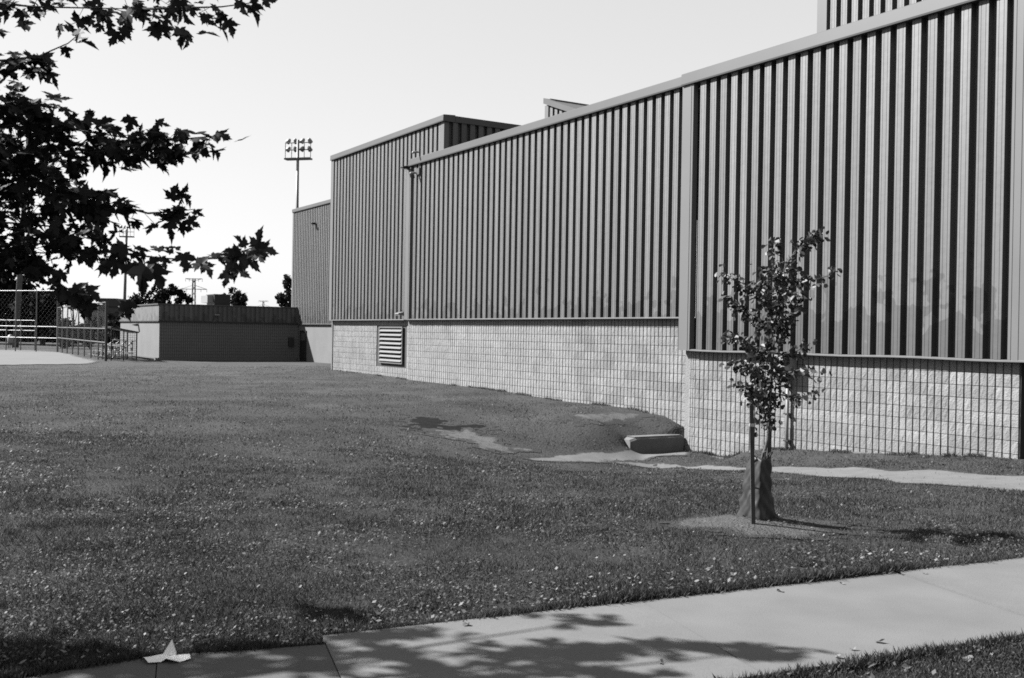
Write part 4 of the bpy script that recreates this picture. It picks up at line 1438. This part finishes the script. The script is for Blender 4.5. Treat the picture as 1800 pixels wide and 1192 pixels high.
# ------------------------------------------------------------------ background trees
def back_tree(px, Y, top_px, base_z, lobes, label, m='far_leaf', nleaf=2200, lsz=.26, trunk_r=.16, name='tree', group='trees beyond the ball field', seed=1):
    """lobes: list of (px, py, half width px, half height px)"""
    r_ = random.Random(seed)
    k = Y / FPX
    c0 = at(px, 580, Y)
    r = empty(name, (c0.x, Y, base_z)); tag(r, label, 'tree', group)
    o0 = Vector((c0.x, Y, base_z))
    mb = MB()
    ztop = at(px, top_px, Y).z - base_z
    mb.tube([(0, 0, -.2), (.1, 0, ztop * .4), (0, .1, ztop * .8)], [trunk_r, trunk_r * .7, trunk_r * .2], 7)
    for lx, ly, hw, hh in lobes:
        p = at(lx, ly, Y) - o0
        mb.tube([(.05, 0, min(ztop * .35, max(.4, p.z - 1.5))), p.lerp(Vector((0, 0, p.z)), .4) - Vector((0, 0, .3)), p], [trunk_r * .5, trunk_r * .3, trunk_r * .1], 5)
    mb.build('trunk', 'bark', r)
    area = sum(l[2] * l[3] for l in lobes)
    vs = []; 
    for lx, ly, hw, hh in lobes:
        n = int(nleaf * hw * hh / area)
        c = at(lx, ly, Y) - o0
        # sub clumps for an uneven outline
        subs = []
        for _ in range(max(5, n // 90)):
            u = rng.normal(size=3); u /= np.linalg.norm(u)
            rr = r_.uniform(.35, .95)
            subs.append((c.x + u[0] * hw * k * rr, c.y + u[1] * hw * k * rr, c.z + u[2] * hh * k * rr, r_.uniform(.16, .34)))
        for _ in range(n):
            s = subs[r_.randrange(len(subs))]
            sp = s[3] * min(hw, hh) * k
            vs.append((s[0] + r_.gauss(0, sp * .62), s[1] + r_.gauss(0, sp * .62), s[2] + r_.gauss(0, sp * .62)))
    vs = np.array(vs)
    n = len(vs)
    a = rng.normal(size=(n, 3)); a /= np.linalg.norm(a, axis=1, keepdims=True)
    b = np.cross(a, rng.normal(size=(n, 3))); b /= np.linalg.norm(b, axis=1, keepdims=True)
    sz = lsz * rng.uniform(.5, 1.1, (n, 1))
    q = np.stack([vs - a * sz, vs + b * sz * .6, vs + a * sz, vs - b * sz * .6], 1).reshape(-1, 3)
    me = np_mesh('crown', q, np.arange(4 * n).reshape(-1, 4), m)
    o = link('crown', me, r)
    return r


back_tree(285, 120, 497, -.5, [(255, 528, 24, 22), (285, 522, 26, 20), (312, 514, 14, 16), (325, 525, 14, 14), (300, 532, 40, 12)], 'dark spreading tree rising behind the left half of the annex roof', m='far_leaf_dark', nleaf=5200, lsz=.2, seed=3)
back_tree(414, 130, 500, -.5, [(413, 515, 18, 14), (400, 527, 14, 12), (424, 526, 15, 13), (415, 530, 24, 12)], 'pale airy tree behind the annex roof right of the air unit', m='far_leaf', nleaf=3000, lsz=.2, seed=4)
back_tree(503, 120, 484, -.5, [(503, 498, 13, 14), (500, 518, 14, 14), (491, 530, 10, 10), (508, 530, 14, 16)], 'tree half hidden by the far corner of the arena', m='far_leaf', nleaf=3000, lsz=.2, seed=5)
LT = [(-70, 120, 400, [(-60, 470, 80, 70), (-20, 520, 70, 60), (-90, 540, 60, 50)]), (20, 118, 460, [(20, 505, 46, 46), (-5, 535, 50, 46), (45, 540, 40, 40), (20, 570, 60, 24)]),
      (75, 112, 500, [(75, 528, 26, 24), (60, 552, 34, 30), (88, 560, 28, 26)])]
LL = ['large dark tree at the left edge behind the wooden pole', 'dense dark tree behind the left floodlight pole', 'dark tree behind the top of the backstop']
for i, (px, Y, tp, lo) in enumerate(LT):
    back_tree(px, Y, tp, -.5, lo, LL[i], m='far_leaf_dark', nleaf=4200, lsz=.42, trunk_r=.3, seed=20 + i)
SH = [(118, 100, 560, [(112, 582, 24, 26), (132, 590, 22, 22)], 'bushy shrub behind the middle of the wing fence', 'far_leaf_dark'),
      (158, 98, 560, [(150, 588, 26, 24), (172, 590, 20, 24)], 'leafy shrub behind the near end of the wing fence', 'far_leaf_dark'),
      (198, 96, 548, [(198, 562, 15, 16), (192, 582, 20, 22), (210, 585, 12, 24)], 'pale shrub squeezed between the fence end and the annex', 'far_leaf'),
      (128, 105, 520, [(120, 532, 18, 12), (142, 540, 14, 9)], 'small dark tree showing over the wing fence', 'far_leaf_dark')]
for i, (px, Y, tp, lo, la, mm) in enumerate(SH):
    back_tree(px, Y, tp, -.5, lo, la, m=mm, nleaf=1500, lsz=.24, trunk_r=.1, name='shrub' if i < 3 else 'tree', group='shrubs and trees behind the fence', seed=40 + i)
# hedge line that closes the horizon at the left
hb = [(-160 + 30 * i, 594 - 5 * (i % 3), 28, 26) for i in range(13)]
back_tree(20, 135, 590, -.5, hb, 'long low dark hedge closing the ball field behind the fences', m='far_leaf_dark', nleaf=12000, lsz=.36, trunk_r=.08, name='hedge', group=None, seed=77)

# far buildings seen between the fence and the annex
def far_house(px0, px1, py0, py1, Y, label, roof_over, m):
    a = at(px0, py1, Y); b = at(px1, py0, Y); z0 = -.6
    r = empty('house', (a.x, Y, z0)); tag(r, label, 'building', 'far buildings')
    w = b.x - a.x; h = b.z - z0
    mb = MB(); mb.box(0, w, 0, 9, 0, h); mb.build('wall', m, r)
    o_ = roof_over
    mb = MB(); mb.add([(-o_ * 1.8, -o_, h + .9), (w + o_ * .2, -o_, h + .9), (w + o_, -o_ * .3, h - .25), (-o_ * .2, -o_ * .3, h - .25), (-o_ * 1.8, 9, h + .9), (w + o_ * .2, 9, h + .9), (w + o_, 9, h - .25), (-o_ * .2, 9, h - .25)],
                      [(0, 3, 2, 1), (4, 5, 6, 7), (0, 1, 5, 4), (1, 2, 6, 5), (2, 3, 7, 6), (3, 0, 4, 7)])
    mb.build('roof', 'far_roof', r)
    for i in range(3):
        mb = MB(); mb.box(w * (.12 + .3 * i), w * (.27 + .3 * i), -.06, -.01, h * .45, h * .8); f = mb.build('window', 'grey_metal', r)
        mb = MB(); mb.box(w * (.14 + .3 * i), w * (.25 + .3 * i), -.07, -.061, h * .48, h * .77); mb.build('pane', 'dark_void', f)
    return r


far_house(189, 206, 536, 600, 150, 'narrow grey building with a slanted roof seen above the fence end', 1.0, 'far_roof')
far_house(150, 186, 545, 600, 175, 'pale wide building behind the fence left of the narrow grey one', .25, 'far_wall')

# ================================================================== SMALL THINGS ON THE GROUND
pp = hit(292, 1174)
pap = empty('paper_wrapper', (pp.x, pp.y, .036)); tag(pap, 'crumpled white paper wrapper lying on the edge of the walk', 'litter')
mb = MB()
vs, fs = [(0, 0, .018)], []
for k in range(14):
    a = 2 * math.pi * k / 14
    r_ = (.072 + .012 * math.sin(2 * a + 1) + .010 * math.sin(5 * a) + random.uniform(-.008, .008)) * (1.15 if abs(math.cos(a)) > .6 else .8)
    vs.append((r_ * math.cos(a) * 1.15, r_ * math.sin(a) * .9, .010 + .010 * math.sin(4 * a)))
    fs.append((0, k + 1, (k + 1) % 14 + 1))
mb.add(vs, fs); mb.build('flat_sheet', 'paper', pap)
mb = MB(); mb.add([(-.03, .03, .012), (.035, .03, .012), (.028, .07, .014), (-.02, .07, .012), (.012, .045, .088)], [(0, 1, 4), (1, 2, 4), (2, 3, 4), (3, 0, 4)]); mb.build('upright_fold', 'paper', pap)

# single fallen leaves that can be picked out on and beside the walk
FL = [(1162, 1176, 1), (1705 - 160, 1136, 1), (1548, 1160, 0), (820, 1110, 1), (1290, 1014, 0), (1626, 1015, 0), (660, 1105, 0), (706, 1061, 0), (770, 1033, 0), (870, 1037, 0), (1005, 1004, 0), (912, 1010, 0),
      (170, 890, 0), (155, 953, 0), (98, 950, 0), (36, 984, 0), (8, 1084, 0), (117, 1081, 0), (208, 1003, 0), (265, 1082, 0), (320, 1106, 0), (145, 1130, 0), (428, 1140, 0), (112, 999, 0), (52, 1037, 0), (140, 1010, 0),
      (395, 1145, 0), (1475, 1165, 1), (1500, 1150, 1), (1475 + 85, 1155, 1), (1530, 1175, 1), (1665, 1150, 1), (1700, 1165, 1), (1740, 1140, 1), (1595, 1180, 1), (1370, 1045, 0), (1480, 1030, 0), (1180, 1015, 0), (1250, 1000, 0)]
flm = []
for sd in range(4):
    r_ = random.Random(sd); mb = MB()
    cx = [( .5 * math.cos(a) * (1 + .25 * math.sin(3 * a + sd)), .34 * math.sin(a) * (1 + .2 * math.sin(5 * a + sd)), .08 + .14 * math.cos(2 * a + sd) + r_.uniform(0, .1)) for a in np.linspace(0, 2 * math.pi, 11)[:-1]]
    mb.add([(0, 0, .03)] + cx, [(0, i + 1, (i + 1) % 10 + 1) for i in range(10)])
    flm.append(mb.mesh('fallen_leaf', 'dry_leaf'))
for i, (px, py, w) in enumerate(FL):
    p = hit(px, py)
    k = random.uniform(.035, .06) * (1.0 if w else .8)
    o = bpy.data.objects.new('fallen_leaf', flm[i % 4]); COL.objects.link(o)
    o.location = (p.x, p.y, p.z + .018 if not (inside(WALK_POLY, np.array(p.x), np.array(p.y)) or inside(WALK_POLY2, np.array(p.x), np.array(p.y))) else .042); o.rotation_euler = (random.uniform(-.4, .4), random.uniform(-.4, .4), random.uniform(0, 6.28)); o.scale = (k, k, k)
    on_walk = bool(inside(WALK_POLY, np.array(p.x), np.array(p.y)))
    near = (p.to_2d() - FAR0).dot(Vector((SWJ.x, SWJ.y))) > 1.0
    if on_walk:
        tag(o, 'single dry leaf lying on the bare concrete of the walk', 'leaf', 'fallen leaves on the walk')
    elif near:
        tag(o, 'dry leaf in the grass strip on the camera side of the walk', 'leaf', 'fallen leaves in the near grass strip')
    else:
        tag(o, 'dry leaf lying in the lawn beyond the walk', 'leaf', 'fallen leaves in the lawn')

# leaf litter too small to pick apart
pts = []
while len(pts) < 2600:
    a = random.random()
    if a < .5:
        px, py = random.uniform(0, 1800), None
        t = random.uniform(0, 8.5); w = -abs(random.gauss(0, .45)) - .02
        q = FAR0 + SWD * (t - 2.4) + SWJ * w
    elif a < .85:
        q = Vector((random.uniform(-3.2, 4.8), random.uniform(5.4, 10.5)))
    else:
        q = FAR0 + SWD * random.uniform(.5, 9) + SWJ * (1.42 + abs(random.gauss(0, .35)) + .02)
    if inside(WALK_POLY, np.array(q[0]), np.array(q[1])) or inside(WALK_POLY2, np.array(q[0]), np.array(q[1])):
        continue
    pts.append((q[0], q[1]))
pts = np.array(pts); n = len(pts)
z = ground_z(pts[:, 0], pts[:, 1]) + rng.uniform(.012, .04, n)
c = np.column_stack([pts, z])
a = rng.uniform(0, 6.28, n); e = np.column_stack([np.cos(a), np.sin(a), rng.normal(0, .35, n)]); f = np.column_stack([-np.sin(a), np.cos(a), rng.normal(0, .35, n)])
sz = rng.uniform(.004, .013, (n, 1)) * rng.choice([1, 1, 1.5], (n, 1))
q = np.stack([c - e * sz, c + f * sz * .7 + [0, 0, .004], c + e * sz + [0, 0, .006], c - f * sz * .7], 1).reshape(-1, 3)
lit = link('leaf_litter', np_mesh('leaf_litter', q, np.arange(4 * n).reshape(-1, 4), 'dry_leaf'))
tag(lit, 'scattered tiny dry leaves and clippings over the grass', 'leaves', kind='stuff')

# ------------------------------------------------------------------ grass
BLD = [[tuple(wpt(s, d)[:2]) for s, d in q] for q in (((-37.6, 14.98), (-30.5, 14.98), (-30.5, 14.86), (-16.7, 14.86), (-16.7, 14.6), (-5, 14.6), (-5, 40), (-37.6, 40)), ((-16.9, 13.15), (-16.48, 13.15), (-16.48, 14.7), (-16.9, 14.7)))]
HOLES = [WALK_POLY, WALK_POLY2] + BLD


def grass_field(n, ymin, ymax, power, length, width, seed):
    r = np.random.default_rng(seed)
    Y = ymin * (ymax / ymin) ** r.uniform(0, 1, n) if power == 1 else ymin + (ymax - ymin) * r.uniform(0, 1, n)
    X = r.uniform(-.72, .60, n) * Y
    keep = np.ones(n, bool)
    for h in HOLES:
        keep &= ~inside(h, X + r.normal(0, .012, n), Y + r.normal(0, .012, n))
    for poly, soft, amp, seed_ in BARES:
        lo, hi = np.min(poly, 0) - soft - 2 * amp, np.max(poly, 0) + soft + 2 * amp
        m_ = np.where(keep & (X > lo[0]) & (X < hi[0]) & (Y > lo[1]) & (Y < hi[1]))[0]
        if len(m_):
            keep[m_] &= r.uniform(0, 1, len(m_)) > np.minimum(bare(poly, X[m_], Y[m_], soft, amp, seed_) * 1.15, .985)
    nz = (fbm(X * .9, Y * .9, 31) - .5) * 2.2 + (fbm(X * 4, Y * 4, 37) - .5) * 1.6
    keep &= r.uniform(0, 1, n) < np.clip(.82 + .42 * nz, .25, 1)
    if ymax > 50:
        keep &= r.uniform(0, 1, n) < np.clip((ymax - Y) / 25, 0, 1)
    X, Y, nz = X[keep], Y[keep], nz[keep]
    n = len(X)
    Z = ground_z(X, Y)
    L = length * (1 + .5 * nz + .8 * (fbm(X * 3.1 + 5, Y * 3.3, 41, 3) - .5)) * r.uniform(.5, 1.35, n)
    L = np.clip(L, length * .3, length * 2.2)
    W = width * r.uniform(.6, 1.3, n)
    ang = r.uniform(0, 2 * np.pi, n)
    lean = np.abs(r.normal(.0, .55, n)) + .15
    la = r.uniform(0, 2 * np.pi, n)
    bx, by = np.cos(ang) * W / 2, np.sin(ang) * W / 2
    tx, ty = np.cos(la) * np.sin(lean) * L, np.sin(la) * np.sin(lean) * L
    tz = np.cos(np.minimum(lean, 1.35)) * L
    z0 = Z - .004
    v = np.stack([np.stack([X - bx, Y - by, z0], 1), np.stack([X + bx, Y + by, z0], 1),
                  np.stack([X + tx * .45 + bx * .7, Y + ty * .45 + by * .7, z0 + tz * .62], 1), np.stack([X + tx, Y + ty, z0 + tz], 1)], 1).reshape(-1, 3)
    i = np.arange(n) * 4
    f = np.concatenate([np.stack([i, i + 1, i + 2], 1), np.stack([i, i + 2, i + 3], 1)])
    return v, f


parts, off, V, F = [], 0, [], []
for args in ((340000, 4.7, 9.0, 1, .034, .0044, 1), (370000, 8.5, 17.0, 1, .034, .0056, 2), (320000, 16.0, 64.0, 1, .034, .012, 3)):
    v, f = grass_field(*args)
    V.append(v); F.append(f + off); off += len(v)
# low broad-leaved weeds and clover in patches
r = np.random.default_rng(77)
wy = 4.8 * (34 / 4.8) ** r.uniform(0, 1, 150000); wx = r.uniform(-.68, .58, 150000) * wy
wk_ = (fbm(wx * 1.3, wy * 1.3, 71) > .53) & (r.uniform(0, 1, 150000) < .8 * np.clip((30 - wy) / 20, 0, 1))
for h in HOLES:
    wk_ &= ~inside(h, wx, wy)
for poly, soft, amp, seed_ in BARES[:5]:
    wk_ &= bare(poly, wx, wy, soft, amp, seed_) < .3
wx, wy = wx[wk_], wy[wk_]; wn = len(wx)
wc = np.column_stack([wx, wy, ground_z(wx, wy) + r.uniform(.010, .032, wn)])
wa = r.uniform(0, 6.28, wn)
we = np.column_stack([np.cos(wa), np.sin(wa), r.normal(0, .4, wn)]); wf = np.column_stack([-np.sin(wa), np.cos(wa), r.normal(0, .4, wn)])
ws = (r.uniform(.005, .011, wn) * np.clip(wy / 7, 1, 2))[:, None]
wv = np.stack([wc - we * ws, wc + wf * ws * .8, wc + we * ws, wc - wf * ws * .8], 1).reshape(-1, 3)
wi = np.arange(wn) * 4
V.append(wv); F.append(np.concatenate([np.stack([wi, wi + 1, wi + 2], 1), np.stack([wi, wi + 2, wi + 3], 1)]) + off); off += len(wv)
# ragged longer fringe along the walk edge
_l = []
for w_c, n_ in ((-.03, 26000), (1.47, 14000)):
    tt = rng.uniform(-.02, 9.0, n_); ww = w_c + rng.normal(0, .022, n_) + .03 * (fbm(tt * 3, tt * 0 + w_c, 61) - .5)
    _l.append(np.stack([FAR0.x + SWD.x * tt + SWJ.x * ww, FAR0.y + SWD.y * tt + SWJ.y * ww], 1))
# tufts the mower misses along the foot of the walls
for s0_, s1_, dd_, n_ in ((-16.6, -9.0, 14.60, 5200), (-30.4, -17.2, 14.81, 5200), (-37.3, -30.4, 14.78, 1800)):
    ss = rng.uniform(s0_, s1_, n_); ss = ss[fbm(ss * 1.5, ss * 0, 81) > .50]
    e_ = np.abs(rng.normal(0, .05, len(ss)))
    _l.append(np.stack([NEAR.x * ss + INW.x * (dd_ - e_), NEAR.y * ss + INW.y * (dd_ - e_)], 1))
for a_, b_ in zip(OLD_FAR[:-1], OLD_FAR[1:]):
    q_ = rng.uniform(0, 1, 1800); e_ = rng.normal(.03, .025, 1800)
    _l.append(np.stack([a_.x + (b_.x - a_.x) * q_ + e_ * .2, a_.y + (b_.y - a_.y) * q_ + e_], 1))
_l = np.concatenate(_l); n_ = len(_l)
FX, FY = _l[:, 0], _l[:, 1]; FZ = ground_z(FX, FY)
fl_ = rng.uniform(.03, .075, n_) * np.where(FY > 11, 1.0, 1.0) * (.6 + .9 * fbm(FX * 3, FY * 3, 51)); fw_ = rng.uniform(.003, .006, n_) * np.where(FY > 11, 1.5, 1.0)
an = rng.uniform(0, 6.28, n_); la_ = rng.uniform(0, 6.28, n_); le = np.abs(rng.normal(.35, .4, n_))
bx_, by_ = np.cos(an) * fw_ / 2, np.sin(an) * fw_ / 2
tx_, ty_, tz_ = np.cos(la_) * np.sin(le) * fl_, np.sin(la_) * np.sin(le) * fl_, np.cos(np.minimum(le, 1.3)) * fl_
fv = np.stack([np.stack([FX - bx_, FY - by_, FZ - .004], 1), np.stack([FX + bx_, FY + by_, FZ - .004], 1), np.stack([FX + tx_ * .45 + bx_ * .7, FY + ty_ * .45 + by_ * .7, FZ + tz_ * .62], 1), np.stack([FX + tx_, FY + ty_, FZ + tz_], 1)], 1).reshape(-1, 3)
i_ = np.arange(n_) * 4
V.append(fv); F.append(np.concatenate([np.stack([i_, i_ + 1, i_ + 2], 1), np.stack([i_, i_ + 2, i_ + 3], 1)]) + off); off += len(fv)
r = np.random.default_rng(9)
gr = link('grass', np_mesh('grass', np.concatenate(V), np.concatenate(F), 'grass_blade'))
tag(gr, 'short rough mown grass covering the lawn', 'grass', kind='stuff')
print('tris grass', sum(len(f) for f in F), 'leaves', len(leaves))
